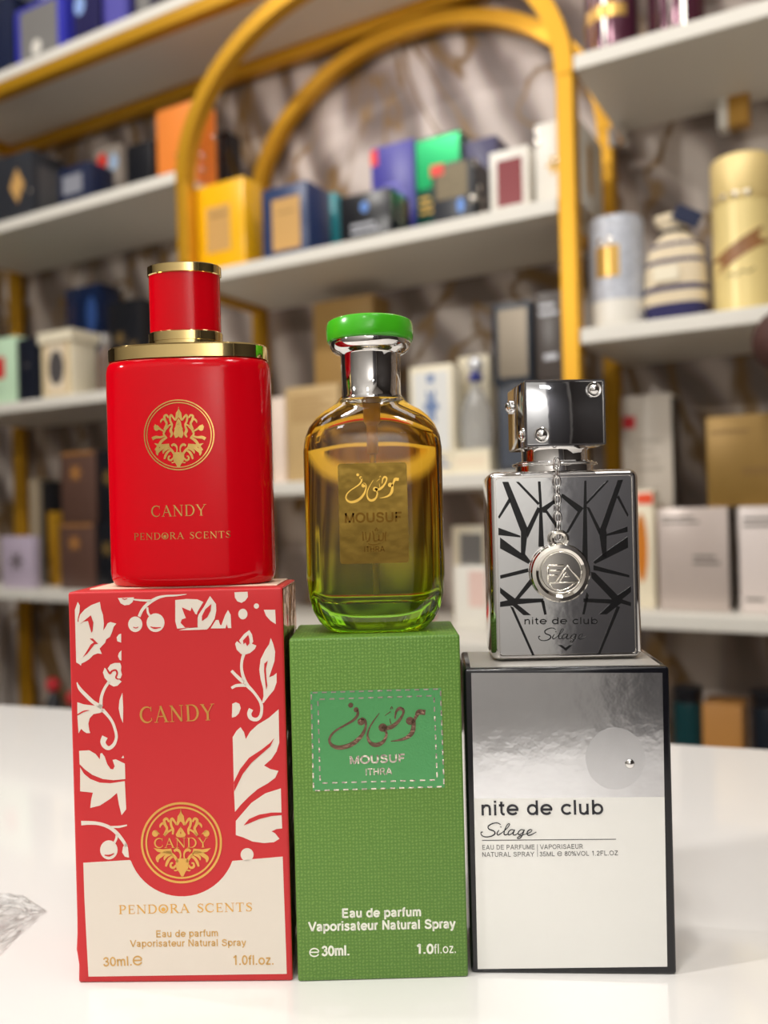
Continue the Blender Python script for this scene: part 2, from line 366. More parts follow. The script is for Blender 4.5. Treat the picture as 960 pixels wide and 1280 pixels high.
# printed artwork in millimetres on its own face
ART = {'floral':[('P',[(-26.86,104.7),(-26.3,103.67),(-26.46,101.92),(-26.89,100.48),(-27.06,99.31),(-26.77,99.16),(-26.69,100.03),(-26.28,101.19),(-24.91,102.62),(-23.11,103.74),(-20.73,104.56),(-20.49,102.67),(-19.95,100.91),(-19.78,98.57),(-20.01,96.69),(-19.46,97.4),(-18.69,98.7),(-17.95,98.97),(-16.34,98.5),(-17.1,97.64),(-17.58,96.2),(-18.2,94.9),(-19.25,94.25),(-19.57,93.33),(-20.48,92.47),(-21.14,91.76),(-20.59,90.29),(-21.71,90.46),(-22.9,90.05),(-24.11,88.9),(-25.31,88.2),(-26.26,87.78),(-26.45,87.2),(-26.94,87.65),(-27.73,88.1),(-27.72,94.66),(-27.71,102.53)]),
('H',[(-26.35,98.66),(-24.84,99.79),(-23.34,100.92),(-22.66,98.93),(-22.95,96.6),(-23.26,96.17),(-23.72,97.78),(-24.12,99.4),(-25.3,99.28)]),
('H',[(-23.8,94.58),(-22.92,94.56),(-21.49,93.08),(-22.52,92.95),(-23.59,91.66),(-24.66,90.37),(-25.86,89.52),(-25.09,90.53),(-24.17,91.97),(-23.55,92.97),(-22.66,93.54)]),
('P',[(-15.09,95.71),(-15.69,95.58),(-16.36,94.72),(-16.18,93.69),(-15.16,93.29)]),
('P',[(-15.13,91.2),(-15.82,90.48),(-16.08,89.62),(-15.73,88.59),(-15.21,88.35)]),
('P',[(-19.9,86.49),(-19.33,85.9),(-18.26,87.33),(-17.07,87.74),(-15.6,87.71),(-15.28,86.83),(-15.43,85.67),(-15.16,84.5),(-15.57,83.49),(-16.31,83.42),(-15.3,82.61),(-16.51,81.47),(-17.54,81.29),(-18.7,81.95),(-19.12,82.69),(-19.98,83.72),(-20.38,85.19)]),
('HR',[(-19.29,86.19),(-18.47,84.92),(-17.9,85.52),(-16.83,85.79),(-16.45,84.88),(-16.83,83.72),(-16.08,83.21)],
[0.413,0.59,0.472,0.472,0.472,0.472,0.236]),
('R',[(-18.74,82.68),(-20.06,80.81),(-21.0,78.5),(-21.28,75.88)],
[0.767,0.767,0.826,1.003]),
('R',[(-27.7,82.65),(-26.98,80.94),(-25.26,79.02),(-23.25,77.08),(-20.93,75.64)],
[0.177,0.885,1.003,1.003,1.18]),
('P',[(-27.73,77.17),(-25.92,76.55),(-23.57,76.21),(-21.21,76.17),(-20.38,74.55),(-21.56,74.14),(-23.34,73.82),(-24.4,72.73),(-24.82,71.28),(-24.64,69.53),(-24.37,68.65),(-25.4,68.66),(-26.12,69.12),(-26.84,69.86),(-27.61,68.65),(-27.79,72.79)]),
('HR',[(-27.77,73.72),(-25.97,74.65),(-24.49,74.92)],
[0.354,0.413,0.059]),
('R',[(-20.81,75.0),(-19.23,73.22),(-18.11,71.45),(-17.43,69.4),(-17.17,67.94),(-17.29,66.77),(-17.98,65.33),(-19.33,64.42),(-20.49,65.08),(-20.9,66.25),(-20.33,67.56)],
[1.003,0.826,0.767,0.767,0.767,0.767,0.944,1.062,1.298,1.475,1.652]),
('P',[(-15.18,79.55),(-16.03,77.53),(-16.3,75.21),(-15.86,72.87),(-15.23,71.25),(-15.06,75.47)]),
('P',[(-27.59,63.82),(-24.79,63.92),(-23.05,62.87),(-21.91,61.39),(-21.72,62.99),(-21.28,63.13),(-20.57,62.1),(-19.89,60.04),(-19.04,58.72),(-18.31,58.56),(-17.84,59.43),(-18.38,61.18),(-17.5,61.32),(-15.03,60.11),(-15.0,55.88),(-18.24,55.64),(-21.18,55.98),(-24.09,57.19),(-26.11,58.69),(-27.55,60.17)]),
('P',[(-27.42,59.29),(-26.44,57.52),(-24.71,56.04),(-22.09,54.98),(-19.15,54.78),(-15.16,55.3),(-14.99,47.58),(-16.3,45.99),(-16.95,48.92),(-17.4,52.13),(-19.26,50.56),(-22.26,48.71),(-24.93,48.1),(-24.57,50.49),(-24.08,52.29),(-27.6,52.73)]),
('P',[(-15.93,61.67),(-15.41,62.36),(-15.2,61.66)]),
('R',[(-27.55,43.97),(-25.33,43.99),(-22.69,43.75),(-20.06,42.84),(-18.04,41.35),(-16.33,39.29),(-15.21,37.38)],
[1.239,1.003,0.885,0.944,1.003,0.885,0.826]),
('R',[(-19.47,42.83),(-17.12,42.8),(-14.9,43.21)],
[0.413,0.59,0.354]),
('R',[(-17.76,40.77),(-17.94,39.6),(-18.57,38.3)],
[0.649,0.649,0.649]),
('P',[(-17.67,36.48),(-17.77,35.8),(-18.03,35.17),(-18.43,34.63),(-18.94,34.22),(-19.53,33.97),(-20.16,33.88),(-20.78,33.98),(-21.36,34.25),(-21.84,34.68),(-22.21,35.22),(-22.44,35.86),(-22.5,36.54),(-22.4,37.22),(-22.14,37.85),(-21.74,38.39),(-21.23,38.8),(-20.64,39.05),(-20.02,39.13),(-19.39,39.04),(-18.82,38.77),(-18.33,38.34),(-17.96,37.79),(-17.74,37.16)]),
('HR',[(-21.3,35.13),(-19.98,34.96),(-18.64,35.53)],
[0.236,0.531,0.236]),
('P',[(-15.24,38.4),(-16.15,37.25),(-16.43,35.79),(-15.72,34.62),(-14.56,34.31),(-14.78,36.94)]),
('P',[(-15.69,105.5),(-11.27,105.59),(-11.67,104.32),(-12.61,103.61),(-13.9,103.46),(-14.99,104.03)]),
('HR',[(-14.48,105.37),(-13.86,105.1),(-13.11,105.34)],
[0.221,0.221,0.221]),
('R',[(-11.54,105.01),(-9.26,104.74),(-6.69,104.57)],
[0.369,0.517,0.664]),
('R',[(-10.01,100.27),(-8.96,102.25),(-7.07,104.03),(-4.83,105.26),(-2.61,105.76),(0.33,105.84),(3.27,106.1)],
[0.812,0.812,0.959,0.812,0.517,0.443,0.111]),
('R',[(-7.66,102.77),(-7.51,101.31),(-6.92,100.31)],
[0.59,0.59,0.59]),
('P',[(-9.15,98.17),(-9.23,97.62),(-9.44,97.12),(-9.76,96.69),(-10.17,96.36),(-10.65,96.16),(-11.15,96.09),(-11.66,96.18),(-12.12,96.4),(-12.52,96.74),(-12.82,97.19),(-13.0,97.7),(-13.05,98.25),(-12.97,98.8),(-12.76,99.31),(-12.44,99.74),(-12.02,100.06),(-11.55,100.27),(-11.04,100.33),(-10.54,100.24),(-10.07,100.02),(-9.68,99.68),(-9.38,99.23),(-9.2,98.72)]),
('P',[(-3.03,98.47),(-3.13,97.82),(-3.39,97.21),(-3.8,96.69),(-4.32,96.29),(-4.92,96.05),(-5.56,95.98),(-6.2,96.08),(-6.78,96.34),(-7.28,96.76),(-7.66,97.3),(-7.89,97.92),(-7.96,98.58),(-7.85,99.24),(-7.59,99.85),(-7.19,100.37),(-6.66,100.76),(-6.06,101.01),(-5.42,101.08),(-4.79,100.98),(-4.2,100.71),(-3.7,100.29),(-3.33,99.76),(-3.1,99.14)]),
('HR',[(-11.67,97.46),(-10.94,97.19),(-10.27,97.46)],
[0.221,0.221,0.221]),
('HR',[(-6.96,97.47),(-5.79,97.08),(-4.02,97.22)],
[0.148,0.517,0.148]),
('P',[(0.11,104.6),(3.24,104.82),(6.17,104.65),(7.8,103.88),(6.08,101.19),(5.86,100.1),(5.97,97.37),(3.03,96.96),(0.45,96.76),(-0.05,98.77)]),
('H',[(1.89,102.56),(3.52,101.79),(4.25,101.52),(4.57,102.5),(5.51,100.66),(6.13,100.46),(6.04,97.11),(4.5,97.15),(2.66,97.0),(1.41,98.38),(1.8,99.28),(2.92,99.62),(2.4,100.91)]),
('P',[(0.81,96.28),(3.02,96.81),(5.96,96.97),(8.7,96.69),(8.7,96.37)]),
('P',[(9.67,105.48),(11.26,103.26),(11.29,101.44),(10.79,99.27),(9.64,97.47),(8.88,96.58),(6.14,96.82),(5.82,98.65),(6.42,100.46),(7.95,102.61)]),
('H',[(9.98,103.29),(9.75,101.48),(8.78,99.68),(7.29,98.69),(7.33,100.07),(8.29,101.87)]),
('P',[(9.62,96.64),(11.14,98.9),(11.88,98.88),(12.21,97.6),(12.57,97.41),(13.74,100.3),(14.51,101.55),(15.21,100.26),(15.29,96.62),(12.36,96.58)]),
('H',[(13.72,96.55),(14.04,97.67),(14.38,96.54)]),
('P',[(16.4,106.35),(20.01,106.41),(20.06,104.97),(19.3,103.97),(18.27,103.41),(17.12,103.87),(16.5,104.9)]),
('P',[(19.82,100.34),(19.77,99.96),(19.63,99.62),(19.43,99.32),(19.16,99.1),(18.85,98.96),(18.53,98.92),(18.21,98.97),(17.91,99.12),(17.66,99.36),(17.46,99.66),(17.35,100.02),(17.32,100.39),(17.37,100.77),(17.5,101.11),(17.71,101.41),(17.97,101.63),(18.28,101.77),(18.61,101.81),(18.93,101.76),(19.23,101.6),(19.48,101.37),(19.67,101.06),(19.79,100.71)]),
('P',[(23.02,102.44),(22.99,102.25),(22.91,102.08),(22.8,101.93),(22.65,101.82),(22.48,101.75),(22.3,101.73),(22.12,101.76),(21.95,101.83),(21.81,101.95),(21.71,102.11),(21.64,102.28),(21.62,102.47),(21.65,102.66),(21.72,102.83),(21.84,102.98),(21.99,103.09),(22.16,103.16),(22.34,103.18),(22.52,103.15),(22.68,103.07),(22.83,102.95),(22.93,102.8),(23.0,102.63)]),
('P',[(24.33,101.4),(27.43,101.33),(27.51,97.42),(26.14,98.32),(24.87,99.79)]),
('P',[(16.23,92.3),(16.74,93.02),(17.97,92.06),(17.33,93.18),(18.77,94.94),(20.2,95.96),(20.95,94.66),(21.19,92.78),(20.8,92.21),(22.03,91.69),(21.57,90.74),(20.24,89.7),(18.77,89.26),(17.76,89.52),(16.62,90.7)]),
('H',[(18.38,93.13),(19.87,94.69),(20.19,93.52),(20.16,92.31),(19.5,91.57),(19.06,92.62),(18.55,92.11)]),
('R',[(18.54,89.5),(18.0,87.77),(17.8,85.75),(18.18,83.42),(19.13,81.08),(20.83,79.17),(22.37,76.97),(22.97,75.51),(23.02,74.06),(22.69,72.61),(21.94,71.7),(20.92,71.55),(19.91,72.09),(19.6,73.25),(20.12,74.4)],
[0.876,0.759,0.759,0.876,1.051,0.759,0.759,0.876,0.759,0.876,0.934,0.993,1.11,1.168,1.285]),
('R',[(15.01,84.99),(16.43,83.46),(18.28,81.74)],
[0.759,0.876,1.051]),
('R',[(14.89,80.24),(16.36,80.91),(18.84,80.95)],
[0.701,0.818,0.876]),
('P',[(26.01,93.69),(26.69,91.94),(27.13,89.9),(26.86,87.3),(25.92,84.72),(25.29,82.99),(26.47,83.4),(27.36,84.11),(27.29,81.51),(26.51,79.49),(25.01,77.79),(23.66,76.07),(23.07,75.94),(23.62,77.81),(23.61,79.84),(22.95,82.46),(22.65,85.07),(23.1,87.96),(24.48,90.54),(25.53,91.96)]),
('H',[(25.04,87.49),(24.48,85.33),(24.56,82.72),(24.74,80.69),(24.42,79.53),(24.19,81.86),(23.97,84.76),(24.09,86.78)]),
('P',[(15.01,75.94),(15.95,76.36),(16.96,75.91),(17.31,74.74),(16.74,73.3),(15.85,72.45),(14.82,72.18)]),
('P',[(14.89,66.85),(15.96,68.54),(17.09,69.54),(18.01,68.16),(18.48,66.27),(19.73,68.3),(21.83,70.14),(24.96,71.96),(27.66,74.23),(27.59,65.1),(26.77,62.72),(25.35,60.7),(23.25,58.96),(24.94,57.98),(27.14,57.43),(26.24,55.57),(24.15,54.07),(21.37,52.58),(18.92,50.57),(16.81,48.55),(14.97,46.46),(14.85,52.34)]),
('H',[(14.88,54.66),(16.72,58.11),(19.2,61.14),(22.68,63.3),(25.12,65.14),(26.25,66.41),(25.1,64.12),(22.65,62.11),(19.85,59.77),(17.37,56.74),(14.91,52.0)]),
('P',[(15.14,43.97),(17.09,46.16),(19.56,48.85),(23.39,51.36),(27.7,52.65),(27.7,46.18),(27.76,41.74),(26.21,41.59),(24.83,41.0),(25.84,40.4),(26.93,38.92),(25.44,38.02),(22.69,37.82),(19.62,38.27),(16.91,39.5),(15.04,40.11)]),
('H',[(17.27,42.74),(18.75,44.43),(21.53,45.58),(24.96,46.11),(27.73,46.07),(27.79,45.39),(24.94,45.19),(21.5,44.39),(18.72,43.23)]),
('P',[(19.76,34.68),(19.69,34.23),(19.5,33.8),(19.21,33.44),(18.83,33.16),(18.4,32.99),(17.94,32.93),(17.48,33.0),(17.05,33.18),(16.69,33.47),(16.41,33.84),(16.25,34.27),(16.2,34.73),(16.27,35.19),(16.46,35.61),(16.76,35.98),(17.13,36.26),(17.57,36.43),(18.03,36.48),(18.49,36.42),(18.91,36.23),(19.28,35.95),(19.55,35.57),(19.72,35.14)]),
('P',[(-27.26,33.06),(-14.38,33.65),(-14.06,33.39),(-13.41,31.8),(-12.59,30.3),(-11.59,28.91),(-10.43,27.64),(-9.13,26.52),(-7.71,25.56),(-6.18,24.77),(-4.57,24.16),(-2.9,23.75),(-1.18,23.53),(0.55,23.51),(2.27,23.69),(3.96,24.06),(5.6,24.63),(7.16,25.39),(8.63,26.31),(9.98,27.4),(11.2,28.63),(12.26,30.0),(13.17,31.47),(13.89,33.04),(27.71,34.05),(28.0,2.06),(-26.68,1.77),(-26.97,12.36),(-27.23,23.71)])],'rb_text_serif':[('T','CANDY',(-10.43,71.1),(9.98,71.61),4.49),
('T','PENDORA SCENTS',(-17.82,18.87),(19.13,19.23),2.41),
('T','CANDY',(-7.49,36.9),(7.2,36.86),2.68)],'rb_text':[('T','Eau de parfum',(-7.59,12.39),(9.39,12.55),1.87),
('T','Vaporisateur Natural Spray',(-14.75,9.83),(16.91,9.85),1.86),
('T','30ml.℮',(-22.32,4.51),(-11.67,4.85),2.53),
('T','1.0fl.oz.',(13.36,4.63),(24.45,4.64),2.63)],'rb_medal':[('R',[(10.89,38.07),(10.81,37.01),(10.63,35.97),(10.34,34.95),(9.96,33.95),(9.48,33.0),(8.9,32.1),(8.25,31.26),(7.51,30.48),(6.7,29.78),(5.83,29.16),(4.9,28.62),(3.92,28.18),(2.91,27.84),(1.87,27.59),(0.81,27.45),(-0.26,27.41),(-1.32,27.47),(-2.38,27.64),(-3.41,27.91),(-4.4,28.28),(-5.36,28.75),(-6.26,29.3),(-7.1,29.95),(-7.88,30.67),(-8.57,31.47),(-9.19,32.33),(-9.71,33.25),(-10.15,34.21),(-10.48,35.22),(-10.71,36.25),(-10.84,37.3),(-10.86,38.36),(-10.78,39.42),(-10.6,40.47),(-10.31,41.5),(-9.92,42.49),(-9.44,43.45),(-8.86,44.35),(-8.2,45.19),(-7.46,45.97),(-6.65,46.67),(-5.78,47.29),(-4.84,47.82),(-3.87,48.26),(-2.85,48.6),(-1.81,48.85),(-0.75,48.99),(0.32,49.02),(1.38,48.95),(2.44,48.78),(3.46,48.51),(4.46,48.14),(5.41,47.67),(6.31,47.11),(7.15,46.47),(7.92,45.75),(8.61,44.95),(9.22,44.09),(9.75,43.18),(10.18,42.21),(10.51,41.21),(10.74,40.18),(10.87,39.13),(10.89,38.07)],
[0.583,0.583,0.583,0.583,0.583,0.583,0.583,0.583,0.583,0.583,0.583,0.583,0.583,0.583,0.583,0.583,0.583,0.583,0.583,0.583,0.583,0.583,0.583,0.583,0.583,0.583,0.583,0.583,0.583,0.583,0.583,0.583,0.583,0.583,0.583,0.583,0.583,0.583,0.583,0.583,0.583,0.583,0.583,0.583,0.583,0.583,0.583,0.583,0.583,0.583,0.583,0.583,0.583,0.583,0.583,0.583,0.583,0.583,0.583,0.583,0.583,0.583,0.583,0.583,0.583]),
('R',[(9.71,38.09),(9.64,37.15),(9.47,36.21),(9.22,35.3),(8.87,34.42),(8.45,33.57),(7.94,32.77),(7.35,32.02),(6.69,31.32),(5.97,30.7),(5.2,30.15),(4.37,29.67),(3.5,29.28),(2.6,28.97),(1.67,28.75),(0.72,28.62),(-0.23,28.59),(-1.18,28.65),(-2.11,28.8),(-3.03,29.04),(-3.92,29.37),(-4.77,29.78),(-5.57,30.28),(-6.32,30.85),(-7.01,31.5),(-7.63,32.2),(-8.18,32.97),(-8.65,33.79),(-9.03,34.65),(-9.33,35.54),(-9.54,36.46),(-9.65,37.4),(-9.67,38.35),(-9.6,39.29),(-9.43,40.23),(-9.18,41.14),(-8.83,42.03),(-8.4,42.87),(-7.89,43.68),(-7.3,44.43),(-6.64,45.12),(-5.92,45.75),(-5.14,46.3),(-4.31,46.77),(-3.44,47.16),(-2.54,47.47),(-1.61,47.68),(-0.66,47.81),(0.29,47.84),(1.24,47.78),(2.17,47.63),(3.09,47.39),(3.97,47.05),(4.82,46.64),(5.62,46.14),(6.37,45.57),(7.06,44.92),(7.68,44.22),(8.22,43.45),(8.69,42.63),(9.07,41.78),(9.37,40.88),(9.57,39.97),(9.69,39.03),(9.71,38.09)],
[0.477,0.477,0.477,0.477,0.477,0.477,0.477,0.477,0.477,0.477,0.477,0.477,0.477,0.477,0.477,0.477,0.477,0.477,0.477,0.477,0.477,0.477,0.477,0.477,0.477,0.477,0.477,0.477,0.477,0.477,0.477,0.477,0.477,0.477,0.477,0.477,0.477,0.477,0.477,0.477,0.477,0.477,0.477,0.477,0.477,0.477,0.477,0.477,0.477,0.477,0.477,0.477,0.477,0.477,0.477,0.477,0.477,0.477,0.477,0.477,0.477,0.477,0.477,0.477,0.477]),
('P',[(0.01,47.45),(0.33,46.32),(0.89,45.47),(1.03,44.16),(1.4,43.1),(0.74,42.98),(0.31,43.78),(-0.08,44.12)]),
('P',[(0.17,47.45),(-0.2,46.33),(-0.8,45.5),(-1.02,44.19),(-1.45,43.14),(-0.79,43.0),(-0.32,43.78),(0.08,44.12)]),
('P',[(-0.11,42.65),(0.52,41.8),(1.28,40.48),(1.0,39.83),(-0.19,39.66),(-0.18,40.37),(0.1,40.89),(-0.14,41.55)]),
('P',[(0.04,42.65),(-0.64,41.82),(-1.47,40.52),(-1.22,39.86),(-0.04,39.66),(-0.02,40.37),(-0.27,40.9),(0.01,41.55)]),
('R',[(1.14,43.11),(1.77,44.1),(2.4,44.79),(2.75,44.08),(2.56,42.83),(2.05,41.78),(2.12,40.47)],
[0.424,0.583,0.689,0.689,0.636,0.636,0.477]),
('R',[(-1.18,43.14),(-1.77,44.15),(-2.35,44.86),(-2.74,44.16),(-2.62,42.9),(-2.17,41.84),(-2.31,40.53)],
[0.424,0.583,0.689,0.689,0.636,0.636,0.477]),
('R',[(3.22,43.87),(3.82,44.75),(4.55,44.37),(4.25,43.06),(3.75,42.02),(4.44,40.18)],
[0.477,0.689,0.742,0.742,0.689,0.689]),
('R',[(-3.22,43.96),(-3.78,44.86),(-4.53,44.5),(-4.3,43.18),(-3.85,42.13),(-4.64,40.3)],
[0.477,0.689,0.742,0.742,0.689,0.689]),
('R',[(4.52,43.06),(4.92,43.53),(5.57,42.91),(5.68,42.26)],
[0.371,0.583,0.583,0.159]),
('R',[(-4.57,43.19),(-4.95,43.67),(-5.63,43.07),(-5.78,42.42)],
[0.371,0.583,0.583,0.159]),
('R',[(2.37,41.78),(3.41,41.19),(4.44,40.12)],
[0.53,0.53,0.636]),
('R',[(-2.49,41.85),(-3.56,41.28),(-4.65,40.25)],
[0.53,0.53,0.636]),
('P',[(7.8,40.66),(7.77,40.43),(7.68,40.21),(7.54,40.03),(7.36,39.89),(7.15,39.8),(6.93,39.78),(6.72,39.81),(6.51,39.9),(6.34,40.05),(6.21,40.23),(6.14,40.45),(6.11,40.68),(6.15,40.91),(6.24,41.12),(6.38,41.31),(6.56,41.44),(6.76,41.53),(6.98,41.56),(7.2,41.52),(7.4,41.43),(7.57,41.29),(7.7,41.1),(7.78,40.89)]),
('P',[(-6.3,40.85),(-6.33,40.62),(-6.42,40.4),(-6.56,40.22),(-6.74,40.08),(-6.95,40.0),(-7.17,39.97),(-7.38,40.0),(-7.59,40.09),(-7.76,40.24),(-7.89,40.42),(-7.97,40.64),(-7.99,40.87),(-7.95,41.1),(-7.86,41.32),(-7.72,41.5),(-7.54,41.64),(-7.34,41.73),(-7.12,41.75),(-6.9,41.72),(-6.7,41.63),(-6.53,41.48),(-6.4,41.3),(-6.32,41.08)]),
('R',[(5.71,40.47),(6.31,40.94),(6.98,41.4)],
[0.133,0.371,0.212]),
('R',[(-5.9,40.63),(-6.47,41.11),(-7.12,41.6)],
[0.133,0.371,0.212]),
('R',[(0.76,33.8),(0.66,34.98),(1.02,35.9),(1.69,36.28),(2.38,36.06),(2.21,35.62)],
[0.371,0.424,0.636,0.848,0.583,0.159]),
('R',[(-0.46,33.82),(-0.29,34.99),(-0.61,35.92),(-1.26,36.32),(-1.95,36.12),(-1.81,35.67)],
[0.371,0.424,0.636,0.848,0.583,0.159]),
('P',[(3.29,36.57),(5.65,36.33),(8.09,36.64),(7.09,35.74),(5.89,35.39),(4.31,35.2),(2.99,35.48)]),
('P',[(-2.84,36.65),(-5.22,36.48),(-7.65,36.85),(-6.69,35.92),(-5.51,35.53),(-3.93,35.3),(-2.6,35.55)]),
('R',[(3.26,35.6),(4.84,35.4),(6.14,34.65),(6.96,33.85),(6.83,32.8)],
[0.689,0.954,1.113,1.06,0.265]),
('R',[(-2.86,35.68),(-4.46,35.52),(-5.8,34.8),(-6.67,34.03),(-6.59,32.97)],
[0.689,0.954,1.113,1.06,0.265]),
('R',[(2.99,35.21),(4.16,34.81),(4.94,34.14),(5.1,33.4)],
[0.636,0.795,0.742,0.212]),
('R',[(-2.61,35.29),(-3.81,34.91),(-4.62,34.26),(-4.83,33.53)],
[0.636,0.795,0.742,0.212]),
('R',[(2.57,34.56),(3.61,33.89),(4.24,32.84),(4.61,31.65)],
[0.583,0.742,0.795,0.477]),
('R',[(-2.23,34.63),(-3.31,33.98),(-4.0,32.94),(-4.42,31.77)],
[0.583,0.742,0.795,0.477]),
('R',[(1.34,32.87),(1.95,33.92),(2.71,34.82),(3.57,35.47)],
[0.636,0.795,0.742,0.53]),
('R',[(-1.09,32.9),(-1.64,33.96),(-2.36,34.89),(-3.19,35.56)],
[0.636,0.795,0.742,0.53]),
('R',[(1.79,32.08),(2.49,31.34),(3.29,31.67),(3.18,32.59),(2.65,32.59)],
[0.53,0.636,0.636,0.53,0.371]),
('R',[(-1.59,32.12),(-2.32,31.4),(-3.1,31.75),(-2.95,32.67),(-2.42,32.66)],
[0.53,0.636,0.636,0.53,0.371]),
('P',[(0.15,33.94),(1.76,33.79),(1.91,32.6),(1.69,31.16),(0.87,30.12),(0.31,29.0),(0.02,29.01)]),
('P',[(0.15,33.94),(-1.46,33.83),(-1.68,32.65),(-1.53,31.2),(-0.77,30.14),(-0.27,29.01),(0.02,29.01)]),
('R',[(1.28,30.78),(2.07,30.56),(2.39,30.76)],
[0.371,0.371,0.106]),
('R',[(-1.15,30.81),(-1.94,30.61),(-2.26,30.82)],
[0.371,0.371,0.106])],'bot_medal':[('R',[(9.35,41.79),(9.28,40.85),(9.11,39.93),(8.86,39.02),(8.52,38.14),(8.09,37.3),(7.58,36.51),(6.99,35.77),(6.34,35.09),(5.62,34.48),(4.84,33.94),(4.02,33.47),(3.15,33.09),(2.24,32.8),(1.32,32.6),(0.37,32.48),(-0.58,32.46),(-1.52,32.54),(-2.46,32.7),(-3.38,32.95),(-4.26,33.3),(-5.11,33.72),(-5.91,34.23),(-6.66,34.81),(-7.35,35.46),(-7.97,36.18),(-8.52,36.95),(-8.98,37.78),(-9.37,38.64),(-9.67,39.54),(-9.87,40.46),(-9.99,41.4),(-10.01,42.34),(-9.94,43.28),(-9.77,44.21),(-9.51,45.12),(-9.17,46.0),(-8.74,46.84),(-8.23,47.63),(-7.64,48.38),(-6.98,49.06),(-6.26,49.67),(-5.48,50.21),(-4.65,50.67),(-3.78,51.05),(-2.88,51.34),(-1.95,51.54),(-1.01,51.65),(-0.06,51.67),(0.89,51.59),(1.82,51.43),(2.74,51.17),(3.62,50.83),(4.47,50.4),(5.27,49.89),(6.02,49.31),(6.7,48.66),(7.32,47.94),(7.86,47.17),(8.33,46.35),(8.71,45.48),(9.01,44.59),(9.21,43.67),(9.33,42.73),(9.35,41.79)],
[0.325,0.325,0.325,0.325,0.325,0.325,0.325,0.325,0.325,0.325,0.325,0.325,0.325,0.325,0.325,0.325,0.325,0.325,0.325,0.325,0.325,0.325,0.325,0.325,0.325,0.325,0.325,0.325,0.325,0.325,0.325,0.325,0.325,0.325,0.325,0.325,0.325,0.325,0.325,0.325,0.325,0.325,0.325,0.325,0.325,0.325,0.325,0.325,0.325,0.325,0.325,0.325,0.325,0.325,0.325,0.325,0.325,0.325,0.325,0.325,0.325,0.325,0.325,0.325,0.325]),
('R',[(8.66,41.81),(8.59,40.94),(8.44,40.08),(8.2,39.24),(7.88,38.42),(7.49,37.65),(7.01,36.91),(6.47,36.22),(5.86,35.59),(5.19,35.02),(4.47,34.52),(3.7,34.09),(2.9,33.74),(2.06,33.47),(1.2,33.28),(0.32,33.17),(-0.56,33.15),(-1.44,33.22),(-2.31,33.37),(-3.16,33.61),(-3.98,33.92),(-4.77,34.32),(-5.51,34.79),(-6.21,35.33),(-6.85,35.94),(-7.42,36.6),(-7.93,37.32),(-8.36,38.09),(-8.72,38.89),(-8.99,39.72),(-9.19,40.58),(-9.29,41.45),(-9.31,42.32),(-9.24,43.19),(-9.09,44.06),(-8.85,44.9),(-8.53,45.72),(-8.14,46.5),(-7.66,47.23),(-7.12,47.92),(-6.51,48.55),(-5.84,49.12),(-5.11,49.62),(-4.34,50.05),(-3.54,50.4),(-2.7,50.67),(-1.84,50.86),(-0.96,50.96),(-0.08,50.98),(0.8,50.91),(1.67,50.76),(2.52,50.52),(3.34,50.2),(4.12,49.8),(4.87,49.33),(5.56,48.79),(6.2,48.18),(6.77,47.52),(7.28,46.8),(7.71,46.04),(8.06,45.24),(8.34,44.41),(8.53,43.55),(8.64,42.69),(8.66,41.81)],
[0.278,0.278,0.278,0.278,0.278,0.278,0.278,0.278,0.278,0.278,0.278,0.278,0.278,0.278,0.278,0.278,0.278,0.278,0.278,0.278,0.278,0.278,0.278,0.278,0.278,0.278,0.278,0.278,0.278,0.278,0.278,0.278,0.278,0.278,0.278,0.278,0.278,0.278,0.278,0.278,0.278,0.278,0.278,0.278,0.278,0.278,0.278,0.278,0.278,0.278,0.278,0.278,0.278,0.278,0.278,0.278,0.278,0.278,0.278,0.278,0.278,0.278,0.278,0.278,0.278]),
('P',[(-0.18,49.85),(0.1,48.86),(0.59,48.11),(0.72,46.96),(1.04,46.03),(0.46,45.93),(0.08,46.63),(-0.26,46.94)]),
('P',[(-0.04,49.85),(-0.37,48.87),(-0.9,48.15),(-1.09,47.01),(-1.46,46.1),(-0.89,45.97),(-0.47,46.65),(-0.12,46.93)]),
('P',[(-0.29,45.65),(0.27,44.9),(0.93,43.73),(0.68,43.16),(-0.36,43.03),(-0.34,43.65),(-0.1,44.11),(-0.32,44.69)]),
('P',[(-0.15,45.65),(-0.75,44.93),(-1.48,43.8),(-1.26,43.22),(-0.22,43.03),(-0.21,43.65),(-0.43,44.12),(-0.18,44.68)]),
('R',[(0.81,46.03),(1.36,46.89),(1.91,47.5),(2.22,46.87),(2.05,45.77),(1.61,44.86),(1.67,43.71)],
[0.371,0.51,0.603,0.603,0.557,0.557,0.418]),
('R',[(-1.23,46.09),(-1.74,46.98),(-2.25,47.62),(-2.6,47.01),(-2.49,45.9),(-2.09,44.97),(-2.22,43.82)],
[0.371,0.51,0.603,0.603,0.557,0.557,0.418]),
('R',[(2.63,46.67),(3.16,47.44),(3.8,47.1),(3.54,45.96),(3.1,45.05),(3.7,43.42)],
[0.418,0.603,0.65,0.65,0.603,0.603]),
('R',[(-3.02,46.83),(-3.51,47.63),(-4.16,47.33),(-3.96,46.17),(-3.57,45.24),(-4.26,43.65)],
[0.418,0.603,0.65,0.65,0.603,0.603]),
('R',[(3.77,45.95),(4.13,46.35),(4.69,45.81),(4.79,45.23)],
[0.325,0.51,0.51,0.139]),
('R',[(-4.19,46.18),(-4.53,46.6),(-5.12,46.09),(-5.26,45.52)],
[0.325,0.51,0.51,0.139]),
('R',[(1.89,44.85),(2.8,44.32),(3.7,43.38)],
[0.464,0.464,0.557]),
('R',[(-2.37,44.98),(-3.31,44.5),(-4.26,43.6)],
[0.464,0.464,0.557]),
